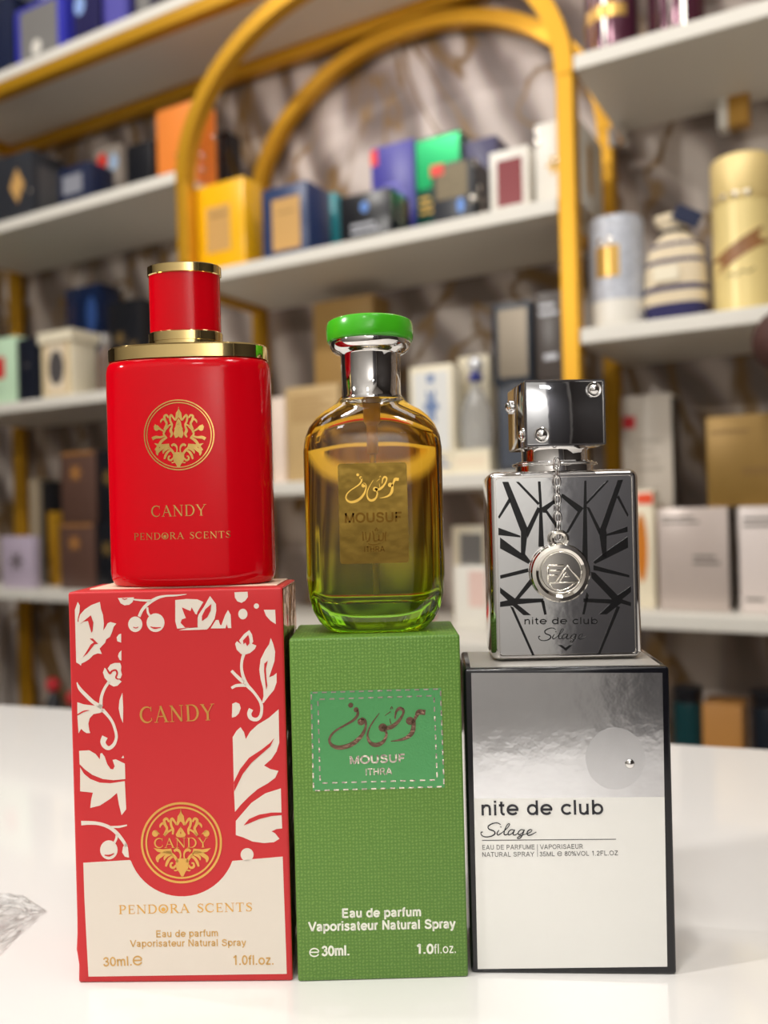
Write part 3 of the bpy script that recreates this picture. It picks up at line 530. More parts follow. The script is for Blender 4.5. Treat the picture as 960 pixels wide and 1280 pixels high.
('P',[(6.65,43.8),(6.62,43.6),(6.54,43.41),(6.42,43.25),(6.26,43.13),(6.08,43.06),(5.89,43.04),(5.7,43.07),(5.52,43.15),(5.37,43.28),(5.26,43.45),(5.19,43.64),(5.17,43.84),(5.2,44.04),(5.28,44.23),(5.4,44.39),(5.56,44.51),(5.74,44.58),(5.93,44.6),(6.12,44.57),(6.3,44.49),(6.45,44.36),(6.56,44.19),(6.63,44.0)]),
('P',[(-5.71,44.15),(-5.74,43.95),(-5.82,43.76),(-5.94,43.61),(-6.1,43.49),(-6.28,43.41),(-6.47,43.39),(-6.67,43.42),(-6.84,43.51),(-6.99,43.64),(-7.11,43.8),(-7.17,43.99),(-7.19,44.19),(-7.16,44.4),(-7.08,44.58),(-6.96,44.74),(-6.81,44.86),(-6.62,44.93),(-6.43,44.95),(-6.24,44.92),(-6.06,44.84),(-5.91,44.71),(-5.8,44.55),(-5.73,44.35)]),
('R',[(4.82,43.67),(5.34,44.07),(5.93,44.46)],
[0.116,0.325,0.186]),
('R',[(-5.37,43.96),(-5.87,44.39),(-6.44,44.82)],
[0.116,0.325,0.186]),
('P',[(-0.19,46.71),(0.36,45.77),(0.66,44.15),(1.08,42.3),(0.58,41.17),(-0.1,41.42),(-0.33,41.77)]),
('P',[(-0.19,46.71),(-0.8,45.8),(-1.19,44.21),(-1.7,42.38),(-1.27,41.22),(-0.57,41.43),(-0.33,41.77)]),
('R',[(1.71,44.12),(1.91,43.2),(1.54,42.29),(1.98,41.36)],
[0.464,0.835,0.696,0.371]),
('R',[(-2.23,44.24),(-2.49,43.32),(-2.16,42.39),(-2.65,41.49)],
[0.464,0.835,0.696,0.371]),
('R',[(3.4,42.7),(4.58,43.35),(5.75,44.01),(6.58,44.44)],
[0.325,0.464,0.789,0.928]),
('R',[(-4.0,42.91),(-5.14,43.63),(-6.29,44.35),(-7.08,44.84)],
[0.325,0.464,0.789,0.928]),
('R',[(3.38,41.78),(4.76,41.28),(6.14,41.24),(7.06,40.76)],
[0.464,0.603,0.835,0.928]),
('R',[(-4.03,41.99),(-5.43,41.57),(-6.82,41.61),(-7.76,41.17)],
[0.464,0.603,0.835,0.928]),
('R',[(2.91,41.33),(4.27,40.37),(5.16,38.97),(6.04,37.57)],
[0.557,0.789,0.789,0.696]),
('R',[(-3.58,41.52),(-4.99,40.63),(-5.96,39.28),(-6.92,37.93)],
[0.557,0.789,0.789,0.696]),
('R',[(2.52,44.33),(3.42,43.39),(3.86,42.22),(3.14,41.33)],
[0.371,0.557,0.557,0.464]),
('R',[(-3.03,44.49),(-3.99,43.6),(-4.48,42.46),(-3.81,41.52)],
[0.371,0.557,0.557,0.464]),
('R',[(0.08,37.2),(-0.0,38.24),(0.32,39.04),(0.91,39.37),(1.5,39.17),(1.35,38.78)],
[0.325,0.371,0.557,0.742,0.51,0.139]),
('R',[(-0.98,37.23),(-0.84,38.26),(-1.12,39.08),(-1.69,39.44),(-2.29,39.27),(-2.16,38.88)],
[0.325,0.371,0.557,0.742,0.51,0.139]),
('P',[(2.3,39.6),(4.38,39.36),(6.52,39.6),(5.64,38.82),(4.59,38.53),(3.2,38.38),(2.05,38.64)]),
('P',[(-3.07,39.75),(-5.16,39.63),(-7.29,39.99),(-6.45,39.16),(-5.41,38.81),(-4.03,38.58),(-2.86,38.78)]),
('R',[(2.28,38.75),(3.66,38.55),(4.8,37.88),(5.53,37.17),(5.41,36.25)],
[0.603,0.835,0.974,0.928,0.232]),
('R',[(-3.09,38.9),(-4.49,38.78),(-5.66,38.17),(-6.42,37.5),(-6.36,36.58)],
[0.603,0.835,0.974,0.928,0.232]),
('R',[(2.04,38.41),(3.07,38.04),(3.75,37.45),(3.9,36.8)],
[0.557,0.696,0.65,0.186]),
('R',[(-2.87,38.55),(-3.92,38.24),(-4.63,37.68),(-4.81,37.04)],
[0.557,0.696,0.65,0.186]),
('R',[(1.68,37.85),(2.59,37.25),(3.14,36.32),(3.46,35.27)],
[0.51,0.65,0.696,0.418]),
('R',[(-2.54,37.97),(-3.48,37.42),(-4.08,36.52),(-4.46,35.49)],
[0.51,0.65,0.696,0.418]),
('R',[(0.6,36.39),(1.13,37.29),(1.8,38.08),(2.55,38.63)],
[0.557,0.696,0.65,0.464]),
('R',[(-1.53,36.44),(-2.02,37.38),(-2.65,38.2),(-3.37,38.8)],
[0.557,0.696,0.65,0.464]),
('R',[(0.99,35.69),(1.6,35.02),(2.3,35.3),(2.21,36.11),(1.75,36.12)],
[0.464,0.557,0.557,0.464,0.325]),
('R',[(-1.97,35.77),(-2.61,35.14),(-3.3,35.46),(-3.16,36.26),(-2.7,36.25)],
[0.464,0.557,0.557,0.464,0.325]),
('P',[(-0.44,37.33),(0.96,37.18),(1.1,36.14),(0.9,34.88),(0.18,33.98),(-0.31,33.01),(-0.56,33.01)]),
('P',[(-0.44,37.33),(-1.86,37.26),(-2.05,36.23),(-1.92,34.96),(-1.25,34.02),(-0.82,33.02),(-0.56,33.01)]),
('R',[(0.55,34.55),(1.24,34.35),(1.52,34.52)],
[0.325,0.325,0.093]),
('R',[(-1.58,34.61),(-2.28,34.44),(-2.56,34.63)],
[0.325,0.325,0.093])],'bot_text':[('T','CANDY',(-8.6,19.63),(6.64,19.68),3.09),
('T','PENDORA SCENTS',(-14.02,13.35),(13.24,13.34),1.88)],'gb_cal':[('R',[(13.32,72.43),(11.56,72.56),(10.82,71.45),(9.82,69.8)],
[1.421,1.505,0.836,0.836]),
('P',[(10.25,70.21),(10.2,69.93),(10.08,69.67),(9.9,69.44),(9.66,69.28),(9.38,69.18),(9.09,69.15),(8.8,69.19),(8.53,69.31),(8.3,69.49),(8.12,69.72),(8.02,69.98),(7.98,70.27),(8.03,70.55),(8.15,70.81),(8.34,71.03),(8.57,71.2),(8.85,71.3),(9.14,71.33),(9.44,71.28),(9.71,71.17),(9.93,70.99),(10.11,70.76),(10.22,70.49)]),
('R',[(10.12,70.21),(9.89,67.91),(9.1,66.46),(7.4,65.46),(5.29,65.01),(3.7,64.89)],
[1.003,1.254,1.17,0.836,0.418,0.125]),
('R',[(5.03,70.98),(5.41,72.85),(6.35,73.71),(7.31,73.22),(7.15,71.97),(5.84,70.12),(4.13,68.82),(2.45,68.45),(1.54,68.97)],
[0.334,0.585,1.003,0.836,0.585,0.92,1.17,1.087,0.92]),
('P',[(2.83,68.6),(2.78,68.31),(2.66,68.04),(2.46,67.81),(2.22,67.64),(1.93,67.53),(1.63,67.5),(1.32,67.55),(1.04,67.67),(0.81,67.86),(0.63,68.1),(0.52,68.37),(0.48,68.67),(0.53,68.96),(0.66,69.23),(0.85,69.46),(1.1,69.63),(1.38,69.74),(1.69,69.77),(1.99,69.72),(2.27,69.6),(2.51,69.41),(2.69,69.17),(2.8,68.9)]),
('R',[(2.1,68.12),(2.62,66.85),(1.94,65.1),(0.66,64.17),(-0.81,64.01),(-2.04,64.88),(-2.55,66.57),(-1.95,68.65),(-0.64,70.71),(0.79,72.56)],
[0.752,0.669,0.836,1.17,1.17,0.836,0.543,0.418,0.334,0.167]),
('R',[(2.33,71.89),(3.9,72.94)],
[0.125,0.251]),
('R',[(3.84,73.53),(4.19,74.27),(4.51,73.59)],
[0.209,0.209,0.209]),
('R',[(3.65,71.01),(3.82,69.54)],
[0.167,0.293]),
('P',[(-6.22,74.93),(-6.25,74.76),(-6.32,74.6),(-6.43,74.46),(-6.57,74.36),(-6.74,74.3),(-6.91,74.28),(-7.08,74.3),(-7.24,74.38),(-7.38,74.49),(-7.48,74.63),(-7.55,74.79),(-7.56,74.97),(-7.54,75.14),(-7.47,75.3),(-7.36,75.43),(-7.21,75.54),(-7.05,75.6),(-6.88,75.62),(-6.7,75.59),(-6.54,75.52),(-6.41,75.41),(-6.31,75.27),(-6.24,75.1)]),
('P',[(-4.79,73.67),(-4.82,73.5),(-4.89,73.34),(-5.0,73.21),(-5.14,73.1),(-5.3,73.04),(-5.48,73.02),(-5.65,73.05),(-5.81,73.12),(-5.95,73.23),(-6.05,73.37),(-6.11,73.54),(-6.13,73.71),(-6.1,73.88),(-6.03,74.04),(-5.92,74.18),(-5.78,74.28),(-5.62,74.35),(-5.44,74.36),(-5.27,74.34),(-5.11,74.26),(-4.98,74.15),(-4.87,74.01),(-4.81,73.85)]),
('R',[(-5.12,73.77),(-5.08,72.3),(-6.29,70.86),(-8.41,69.66),(-10.96,68.27),(-12.47,66.84),(-12.92,65.38),(-12.12,64.1),(-10.25,63.51),(-7.72,63.98),(-5.6,65.18),(-3.87,67.02),(-2.98,69.1),(-3.15,70.78),(-4.18,71.23)],
[0.585,0.752,0.669,0.543,0.543,0.627,0.669,0.92,1.17,1.254,1.17,0.92,0.627,0.669,0.836]),
('P',[(-3.16,70.36),(-3.2,70.11),(-3.31,69.88),(-3.47,69.69),(-3.68,69.54),(-3.93,69.45),(-4.19,69.42),(-4.45,69.46),(-4.69,69.57),(-4.89,69.72),(-5.05,69.93),(-5.14,70.16),(-5.17,70.41),(-5.13,70.66),(-5.02,70.89),(-4.86,71.09),(-4.64,71.24),(-4.4,71.33),(-4.14,71.35),(-3.88,71.31),(-3.64,71.21),(-3.44,71.05),(-3.28,70.85),(-3.19,70.61)])],'gb_label':[('P',[(-17.8,78.89),(17.72,78.94),(18.04,51.87),(-17.75,51.97)])],'gb_dash':[('R',[(-17.15,78.63),(-15.79,78.63)],
[0.376,0.376]),
('R',[(-14.64,78.64),(-13.28,78.64)],
[0.376,0.376]),
('R',[(-12.13,78.64),(-10.77,78.64)],
[0.376,0.376]),
('R',[(-9.61,78.64),(-8.26,78.65)],
[0.376,0.376]),
('R',[(-7.1,78.65),(-5.74,78.65)],
[0.376,0.376]),
('R',[(-4.59,78.65),(-3.23,78.66)],
[0.376,0.376]),
('R',[(-2.07,78.66),(-0.72,78.66)],
[0.376,0.376]),
('R',[(0.44,78.66),(1.8,78.66)],
[0.376,0.376]),
('R',[(2.95,78.67),(4.31,78.67)],
[0.376,0.376]),
('R',[(5.47,78.67),(6.83,78.67)],
[0.376,0.376]),
('R',[(7.98,78.67),(9.34,78.68)],
[0.376,0.376]),
('R',[(10.5,78.68),(11.86,78.68)],
[0.376,0.376]),
('R',[(13.01,78.68),(14.37,78.69)],
[0.376,0.376]),
('R',[(15.53,78.69),(16.89,78.69)],
[0.376,0.376]),
('R',[(-17.13,52.01),(-15.76,52.01)],
[0.376,0.376]),
('R',[(-14.59,52.02),(-13.22,52.03)],
[0.376,0.376]),
('R',[(-12.05,52.03),(-10.68,52.04)],
[0.376,0.376]),
('R',[(-9.51,52.04),(-8.14,52.05)],
[0.376,0.376]),
('R',[(-6.98,52.05),(-5.61,52.06)],
[0.376,0.376]),
('R',[(-4.44,52.06),(-3.07,52.07)],
[0.376,0.376]),
('R',[(-1.9,52.08),(-0.53,52.08)],
[0.376,0.376]),
('R',[(0.64,52.09),(2.01,52.09)],
[0.376,0.376]),
('R',[(3.18,52.1),(4.55,52.1)],
[0.376,0.376]),
('R',[(5.72,52.11),(7.09,52.11)],
[0.376,0.376]),
('R',[(8.26,52.12),(9.63,52.13)],
[0.376,0.376]),
('R',[(10.8,52.13),(12.17,52.14)],
[0.376,0.376]),
('R',[(13.34,52.14),(14.71,52.15)],
[0.376,0.376]),
('R',[(15.88,52.15),(17.25,52.16)],
[0.376,0.376]),
('R',[(-17.52,78.15),(-17.52,76.71)],
[0.376,0.376]),
('R',[(-17.53,75.49),(-17.53,74.05)],
[0.376,0.376]),
('R',[(-17.53,72.83),(-17.54,71.39)],
[0.376,0.376]),
('R',[(-17.54,70.17),(-17.54,68.73)],
[0.376,0.376]),
('R',[(-17.55,67.5),(-17.55,66.07)],
[0.376,0.376]),
('R',[(-17.55,64.84),(-17.56,63.4)],
[0.376,0.376]),
('R',[(-17.56,62.18),(-17.56,60.74)],
[0.376,0.376]),
('R',[(-17.57,59.52),(-17.57,58.08)],
[0.376,0.376]),
('R',[(-17.57,56.85),(-17.58,55.42)],
[0.376,0.376]),
('R',[(-17.58,54.19),(-17.58,52.75)],
[0.376,0.376]),
('R',[(17.6,78.21),(17.61,76.78)],
[0.376,0.376]),
('R',[(17.62,75.55),(17.64,74.12)],
[0.376,0.376]),
('R',[(17.65,72.89),(17.67,71.46)],
[0.376,0.376]),
('R',[(17.68,70.23),(17.7,68.79)],
[0.376,0.376]),
('R',[(17.71,67.57),(17.72,66.13)],
[0.376,0.376]),
('R',[(17.74,64.91),(17.75,63.47)],
[0.376,0.376]),
('R',[(17.77,62.25),(17.78,60.81)],
[0.376,0.376]),
('R',[(17.79,59.59),(17.81,58.15)],
[0.376,0.376]),
('R',[(17.82,56.93),(17.84,55.49)],
[0.376,0.376]),
('R',[(17.85,54.26),(17.87,52.83)],
[0.376,0.376]),
('R',[(-15.29,76.78),(-13.87,76.79)],
[0.376,0.376]),
('R',[(-12.66,76.79),(-11.23,76.8)],
[0.376,0.376]),
('R',[(-10.02,76.81),(-8.6,76.81)],
[0.376,0.376]),
('R',[(-7.39,76.82),(-5.96,76.83)],
[0.376,0.376]),
('R',[(-4.75,76.83),(-3.33,76.84)],
[0.376,0.376]),
('R',[(-2.12,76.85),(-0.69,76.85)],
[0.376,0.376]),
('R',[(0.52,76.86),(1.94,76.87)],
[0.376,0.376]),
('R',[(3.16,76.87),(4.58,76.88)],
[0.376,0.376]),
('R',[(5.79,76.88),(7.22,76.89)],
[0.376,0.376]),
('R',[(8.43,76.9),(9.85,76.9)],
[0.376,0.376]),
('R',[(11.07,76.91),(12.49,76.92)],
[0.376,0.376]),
('R',[(13.71,76.92),(15.13,76.93)],
[0.376,0.376]),
('R',[(-15.13,54.01),(-13.7,54.01)],
[0.376,0.376]),
('R',[(-12.48,54.01),(-11.05,54.01)],
[0.376,0.376]),
('R',[(-9.84,54.01),(-8.41,54.01)],
[0.376,0.376]),
('R',[(-7.19,54.01),(-5.76,54.01)],
[0.376,0.376]),
('R',[(-4.54,54.01),(-3.11,54.01)],
[0.376,0.376]),
('R',[(-1.9,54.01),(-0.47,54.01)],
[0.376,0.376]),
('R',[(0.75,54.01),(2.18,54.01)],
[0.376,0.376]),
('R',[(3.4,54.01),(4.83,54.01)],
[0.376,0.376]),
('R',[(6.05,54.01),(7.48,54.01)],
[0.376,0.376]),
('R',[(8.69,54.01),(10.12,54.01)],
[0.376,0.376]),
('R',[(11.34,54.02),(12.77,54.02)],
[0.376,0.376]),
('R',[(13.99,54.02),(15.42,54.02)],
[0.376,0.376]),
('R',[(-15.77,76.32),(-15.76,74.96)],
[0.376,0.376]),
('R',[(-15.76,73.8),(-15.76,72.43)],
[0.376,0.376]),
('R',[(-15.76,71.27),(-15.76,69.9)],
[0.376,0.376]),
('R',[(-15.75,68.74),(-15.75,67.37)],
[0.376,0.376]),
('R',[(-15.75,66.21),(-15.75,64.84)],
[0.376,0.376]),
('R',[(-15.75,63.68),(-15.74,62.31)],
[0.376,0.376]),
('R',[(-15.74,61.15),(-15.74,59.78)],
[0.376,0.376]),
('R',[(-15.74,58.62),(-15.74,57.25)],
[0.376,0.376]),
('R',[(-15.73,56.09),(-15.73,54.72)],
[0.376,0.376]),
('R',[(15.79,76.48),(15.81,75.1)],
[0.376,0.376]),
('R',[(15.82,73.93),(15.84,72.56)],
[0.376,0.376]),
('R',[(15.86,71.39),(15.87,70.01)],
[0.376,0.376]),
('R',[(15.89,68.84),(15.91,67.47)],
[0.376,0.376]),
('R',[(15.92,66.29),(15.94,64.92)],
[0.376,0.376]),
('R',[(15.95,63.75),(15.97,62.37)],
[0.376,0.376]),
('R',[(15.99,61.2),(16.0,59.83)],
[0.376,0.376]),
('R',[(16.02,58.65),(16.04,57.28)],
[0.376,0.376]),
('R',[(16.05,56.11),(16.07,54.73)],
[0.376,0.376])],'gb_text':[('T','MOUSUF',(-7.43,58.94),(7.45,59.17),2.18),
('T','ITHRA',(-3.33,55.77),(3.8,55.87),1.84)],'gb_text_white':[('T','Eau de parfum',(-10.65,17.21),(10.68,17.04),2.4),
('T','Vaporisateur Natural Spray',(-19.76,13.76),(19.84,13.51),2.51),
('T','℮',(-19.84,6.79),(-17.23,6.72),2.4),
('T','30ml.',(-16.35,6.91),(-9.07,6.92),2.72),
('T','1.0',(9.22,6.84),(13.68,6.71),2.61),
('T','fl.oz.',(14.11,6.7),(20.0,6.75),2.61)],'lb_cal':[('R',[(7.1,42.5),(6.12,42.58),(5.7,41.85),(5.14,40.77)],
[0.819,0.868,0.482,0.482]),
('P',[(5.4,41.04),(5.37,40.87),(5.3,40.72),(5.2,40.6),(5.06,40.5),(4.9,40.44),(4.73,40.43),(4.56,40.45),(4.41,40.52),(4.28,40.62),(4.18,40.75),(4.11,40.91),(4.1,41.07),(4.12,41.23),(4.19,41.38),(4.3,41.51),(4.44,41.6),(4.6,41.66),(4.76,41.68),(4.93,41.65),(5.09,41.59),(5.22,41.48),(5.32,41.35),(5.38,41.2)]),
('R',[(5.31,41.04),(5.18,39.54),(4.73,38.59),(3.78,37.93),(2.6,37.63),(1.71,37.54)],
[0.578,0.723,0.675,0.482,0.241,0.072]),
('R',[(2.47,41.52),(2.69,42.75),(3.22,43.31),(3.75,43.0),(3.65,42.18),(2.92,40.96),(1.96,40.11),(1.02,39.86),(0.52,40.2)],
[0.193,0.337,0.578,0.482,0.337,0.53,0.675,0.627,0.53]),
('P',[(1.26,39.97),(1.23,39.8),(1.16,39.64),(1.05,39.51),(0.91,39.41),(0.74,39.35),(0.56,39.33),(0.39,39.36),(0.23,39.43),(0.09,39.53),(-0.01,39.67),(-0.08,39.83),(-0.09,40.0),(-0.07,40.17),(0.0,40.32),(0.12,40.46),(0.26,40.56),(0.42,40.62),(0.6,40.63),(0.77,40.61),(0.93,40.54),(1.07,40.43),(1.18,40.29),(1.24,40.14)]),
('R',[(0.83,39.65),(1.11,38.82),(0.73,37.68),(0.02,37.07),(-0.81,36.95),(-1.49,37.52),(-1.77,38.62),(-1.43,39.98),(-0.69,41.33),(0.11,42.54)],
[0.434,0.386,0.482,0.675,0.675,0.482,0.313,0.241,0.193,0.096]),
('R',[(0.96,42.11),(1.85,42.8)],
[0.072,0.145]),
('R',[(1.81,43.18),(2.01,43.67),(2.19,43.23)],
[0.12,0.12,0.12]),
('R',[(1.7,41.54),(1.79,40.58)],
[0.096,0.169]),
('P',[(-3.79,44.07),(-3.81,43.97),(-3.85,43.87),(-3.91,43.8),(-3.99,43.74),(-4.09,43.7),(-4.19,43.69),(-4.29,43.7),(-4.38,43.75),(-4.46,43.81),(-4.52,43.89),(-4.55,43.98),(-4.56,44.09),(-4.55,44.18),(-4.51,44.28),(-4.44,44.36),(-4.36,44.41),(-4.27,44.45),(-4.17,44.46),(-4.07,44.45),(-3.97,44.4),(-3.9,44.34),(-3.84,44.26),(-3.8,44.17)]),
('P',[(-2.99,43.25),(-3.01,43.15),(-3.05,43.06),(-3.11,42.98),(-3.19,42.92),(-3.29,42.89),(-3.39,42.87),(-3.49,42.89),(-3.58,42.93),(-3.66,42.99),(-3.72,43.08),(-3.75,43.17),(-3.77,43.27),(-3.75,43.37),(-3.71,43.46),(-3.65,43.54),(-3.56,43.6),(-3.47,43.64),(-3.37,43.65),(-3.27,43.63),(-3.18,43.59),(-3.1,43.53),(-3.04,43.45),(-3.0,43.35)]),
('R',[(-3.19,43.31),(-3.17,42.35),(-3.85,41.41),(-5.04,40.62),(-6.46,39.7),(-7.31,38.76),(-7.57,37.81),(-7.12,36.98),(-6.08,36.6),(-4.67,36.92),(-3.48,37.71),(-2.51,38.91),(-2.01,40.27),(-2.1,41.37),(-2.67,41.65)],
[0.337,0.434,0.386,0.313,0.313,0.361,0.386,0.53,0.675,0.723,0.675,0.53,0.361,0.386,0.482]),
('P',[(-2.08,41.09),(-2.11,40.95),(-2.17,40.82),(-2.26,40.7),(-2.39,40.62),(-2.53,40.57),(-2.68,40.55),(-2.83,40.57),(-2.97,40.63),(-3.08,40.73),(-3.17,40.84),(-3.23,40.98),(-3.24,41.12),(-3.22,41.27),(-3.16,41.4),(-3.06,41.51),(-2.94,41.6),(-2.8,41.65),(-2.65,41.66),(-2.5,41.64),(-2.36,41.58),(-2.24,41.49),(-2.15,41.37),(-2.1,41.24)])],'lb_text':[('T','MOUSUF',(-7.98,30.93),(7.6,30.84),2.7),
('T','ITHRA',(-2.95,22.78),(2.68,22.75),1.49)],'lb_cal2':[('R',[(3.23,28.17),(2.96,26.97),(3.07,25.64)],
[0.289,0.434,0.289]),
('R',[(2.45,27.95),(2.28,26.02),(1.31,25.93),(1.23,27.38)],
[0.386,0.386,0.386,0.386]),
('R',[(1.19,26.05),(-0.02,25.72),(-0.22,27.54),(-0.55,28.51)],
[0.386,0.434,0.386,0.241]),
('R',[(-1.17,28.05),(-1.46,26.12),(-2.2,25.54)],
[0.337,0.482,0.241]),
('R',[(-3.22,28.34),(-3.11,25.92)],
[0.289,0.434]),
('R',[(-2.49,28.32),(-2.31,26.14)],
[0.241,0.386]),
('R',[(-1.85,25.04),(-0.29,24.64),(1.65,25.07)],
[0.145,0.337,0.145]),
('P',[(0.54,28.73),(0.53,28.67),(0.5,28.61),(0.46,28.56),(0.41,28.52),(0.35,28.5),(0.29,28.49),(0.23,28.5),(0.17,28.53),(0.12,28.57),(0.08,28.62),(0.06,28.68),(0.06,28.74),(0.07,28.8),(0.09,28.86),(0.13,28.91),(0.18,28.95),(0.24,28.97),(0.3,28.98),(0.37,28.97),(0.42,28.94),(0.47,28.9),(0.51,28.85),(0.53,28.79)]),
('P',[(1.14,28.71),(1.13,28.65),(1.11,28.59),(1.07,28.54),(1.02,28.51),(0.96,28.48),(0.89,28.48),(0.83,28.49),(0.77,28.51),(0.73,28.55),(0.69,28.6),(0.67,28.66),(0.66,28.72),(0.67,28.79),(0.69,28.84),(0.73,28.89),(0.79,28.93),(0.84,28.95),(0.91,28.96),(0.97,28.95),(1.03,28.92),(1.08,28.88),(1.11,28.83),(1.14,28.77)]),
('P',[(0.84,29.15),(0.83,29.09),(0.8,29.03),(0.76,28.99),(0.71,28.95),(0.65,28.93),(0.59,28.92),(0.53,28.93),(0.47,28.95),(0.42,28.99),(0.39,29.05),(0.36,29.1),(0.36,29.17),(0.37,29.23),(0.39,29.29),(0.43,29.34),(0.48,29.37),(0.54,29.4),(0.6,29.4),(0.67,29.39),(0.72,29.37),(0.77,29.33),(0.81,29.28),(0.83,29.22)])],'sb_shards':[('P',[(-17.26,51.13),(-15.52,51.09),(-10.43,37.85),(-10.64,35.11),(-11.33,30.16),(-12.5,30.43),(-12.34,36.81)]),
('P',[(-7.46,43.78),(-6.58,43.14),(-10.51,34.87),(-10.77,37.48)]),
('P',[(-13.4,51.03),(-12.55,51.01),(-6.87,44.85),(-7.31,44.2)]),
('P',[(-7.19,50.96),(-6.43,50.94),(-6.18,43.98),(-5.91,32.4),(-7.51,32.43),(-6.95,43.53)]),
('P',[(-15.39,46.68),(-14.9,45.63),(-18.37,40.61),(-18.69,41.23)]),
('P',[(-18.67,38.15),(-12.51,35.73),(-12.52,35.21),(-18.72,36.02)]),
('P',[(-18.27,35.4),(-16.88,34.32),(-12.49,30.81),(-11.23,30.4),(-9.73,28.37),(-10.45,27.63),(-18.35,32.23)]),
('P',[(-6.19,43.61),(-2.47,45.87),(-1.92,45.29),(-4.8,42.77),(-1.63,38.1),(-2.44,37.65),(-5.15,41.97),(-6.09,42.09)]),
('P',[(-0.56,47.33),(0.14,46.99),(5.53,43.07),(4.56,41.82),(1.04,36.15),(0.25,36.17),(3.77,42.08),(-0.81,46.44)]),
('P',[(5.87,50.85),(6.48,50.83),(6.39,43.66),(6.29,28.32),(4.7,28.36),(5.44,43.21)]),
('P',[(12.28,50.82),(12.75,50.57),(6.5,44.13),(6.04,44.61)]),
('P',[(15.23,50.74),(16.78,50.84),(11.61,36.69),(11.82,35.97),(11.56,29.0),(10.48,29.02),(9.71,35.55),(9.73,36.5)]),
('P',[(6.29,43.43),(7.13,43.17),(10.07,36.96),(9.7,35.32)]),
('P',[(14.88,45.89),(15.41,46.54),(18.03,40.91),(17.78,40.21)]),
('P',[(17.71,37.57),(17.67,36.02),(11.57,34.99),(11.58,35.55)]),
('P',[(17.69,34.88),(17.71,31.58),(8.33,27.19),(7.78,27.81),(10.74,30.1),(16.45,33.97)]),
('P',[(-18.54,24.61),(-10.58,26.45),(-10.41,25.36),(-18.47,23.61)]),
('P',[(-18.63,21.2),(-14.46,17.93),(-10.09,23.37),(-9.56,21.84),(-13.19,17.9),(-6.46,17.75),(-6.49,16.75),(-13.8,16.26),(-10.02,13.1),(-12.23,13.14),(-15.22,15.91),(-18.77,15.61),(-18.73,17.08),(-16.6,17.5),(-18.67,19.59)]),
('P',[(-7.18,17.15),(-6.24,17.13),(-5.63,13.24),(-6.34,13.11)]),
('P',[(-15.93,15.83),(-15.0,15.43),(-9.36,1.72),(-10.02,1.59)]),
('P',[(7.85,26.87),(17.84,23.85),(17.83,23.14),(7.82,25.45)]),
('P',[(7.1,25.0),(8.27,24.73),(14.43,18.22),(18.23,20.73),(18.19,19.03),(15.66,17.01),(18.12,16.11),(18.09,15.02),(15.31,15.89),(11.25,12.86),(9.05,12.91),(12.36,15.86),(4.78,16.5),(4.81,17.54),(12.76,17.08),(7.2,23.25)]),
('P',[(5.7,19.36),(6.33,18.4),(5.02,13.0),(4.37,13.01)]),
('P',[(14.12,15.16),(15.05,14.9),(8.96,1.34),(8.3,1.36)]),
('P',[(-2.66,4.47),(-1.62,4.45),(-0.61,3.67),(0.49,4.4),(1.38,4.38),(-0.49,2.77)])],'sb_text':[('T','nite de club',(-12.01,10.53),(8.52,10.18),1.99)],'sb_script':[('R',[(-3.2,8.88),(-4.0,9.32),(-5.23,9.18),(-6.27,8.52),(-6.08,7.79),(-4.95,7.3),(-4.64,6.69),(-5.39,6.03),(-6.82,5.8),(-7.84,6.17),(-8.1,6.94),(-7.65,7.1)],
[0.189,0.236,0.283,0.33,0.33,0.33,0.378,0.283,0.236,0.236,0.236,0.33]),
('R',[(-3.64,7.52),(-4.15,6.68),(-3.91,6.21),(-3.0,6.74)],
[0.189,0.33,0.283,0.189]),
('P',[(-3.0,8.28),(-3.01,8.23),(-3.03,8.2),(-3.06,8.16),(-3.09,8.14),(-3.13,8.12),(-3.17,8.12),(-3.22,8.12),(-3.25,8.14),(-3.29,8.17),(-3.31,8.2),(-3.33,8.24),(-3.33,8.28),(-3.33,8.33),(-3.31,8.37),(-3.28,8.4),(-3.25,8.43),(-3.21,8.44),(-3.17,8.45),(-3.12,8.44),(-3.08,8.42),(-3.05,8.4),(-3.02,8.36),(-3.01,8.32)]),
('R',[(-3.0,6.74),(-1.58,7.99),(-0.99,9.0),(-1.52,8.93),(-2.25,7.5),(-2.44,6.39),(-1.87,6.25),(-1.29,6.71)],
[0.189,0.189,0.189,0.189,0.283,0.33,0.236,0.142]),
('R',[(0.03,7.36),(-0.66,7.55),(-1.41,6.88),(-1.34,6.2),(-0.56,6.52),(0.07,7.36)],
[0.189,0.236,0.283,0.283,0.189,0.189]),
('R',[(0.2,7.53),(-0.24,6.43),(0.16,6.12),(0.99,6.66)],
[0.236,0.33,0.236,0.142]),
('R',[(2.48,7.31),(1.79,7.49),(1.04,6.83),(1.14,6.19),(1.89,6.51),(2.52,7.39)],
[0.189,0.236,0.283,0.283,0.189,0.189]),
('R',[(2.56,7.48),(1.95,5.92),(1.28,5.25),(0.72,5.35),(1.46,5.88),(2.98,6.36)],
[0.236,0.283,0.236,0.189,0.189,0.142]),
('R',[(2.98,6.36),(4.1,6.85),(4.43,7.35),(3.87,7.45),(3.24,6.87),(3.3,6.14),(3.99,6.04),(5.48,6.82)],
[0.189,0.189,0.189,0.236,0.33,0.33,0.236,0.142])],'sx_script':[('R',[(-18.63,40.9),(-19.52,41.36),(-20.89,41.18),(-22.04,40.45),(-21.84,39.68),(-20.58,39.17),(-20.23,38.53),(-21.07,37.8),(-22.66,37.53),(-23.79,37.9),(-24.09,38.72),(-23.58,38.9)],
[0.182,0.228,0.273,0.319,0.319,0.319,0.364,0.273,0.228,0.228,0.228,0.319]),
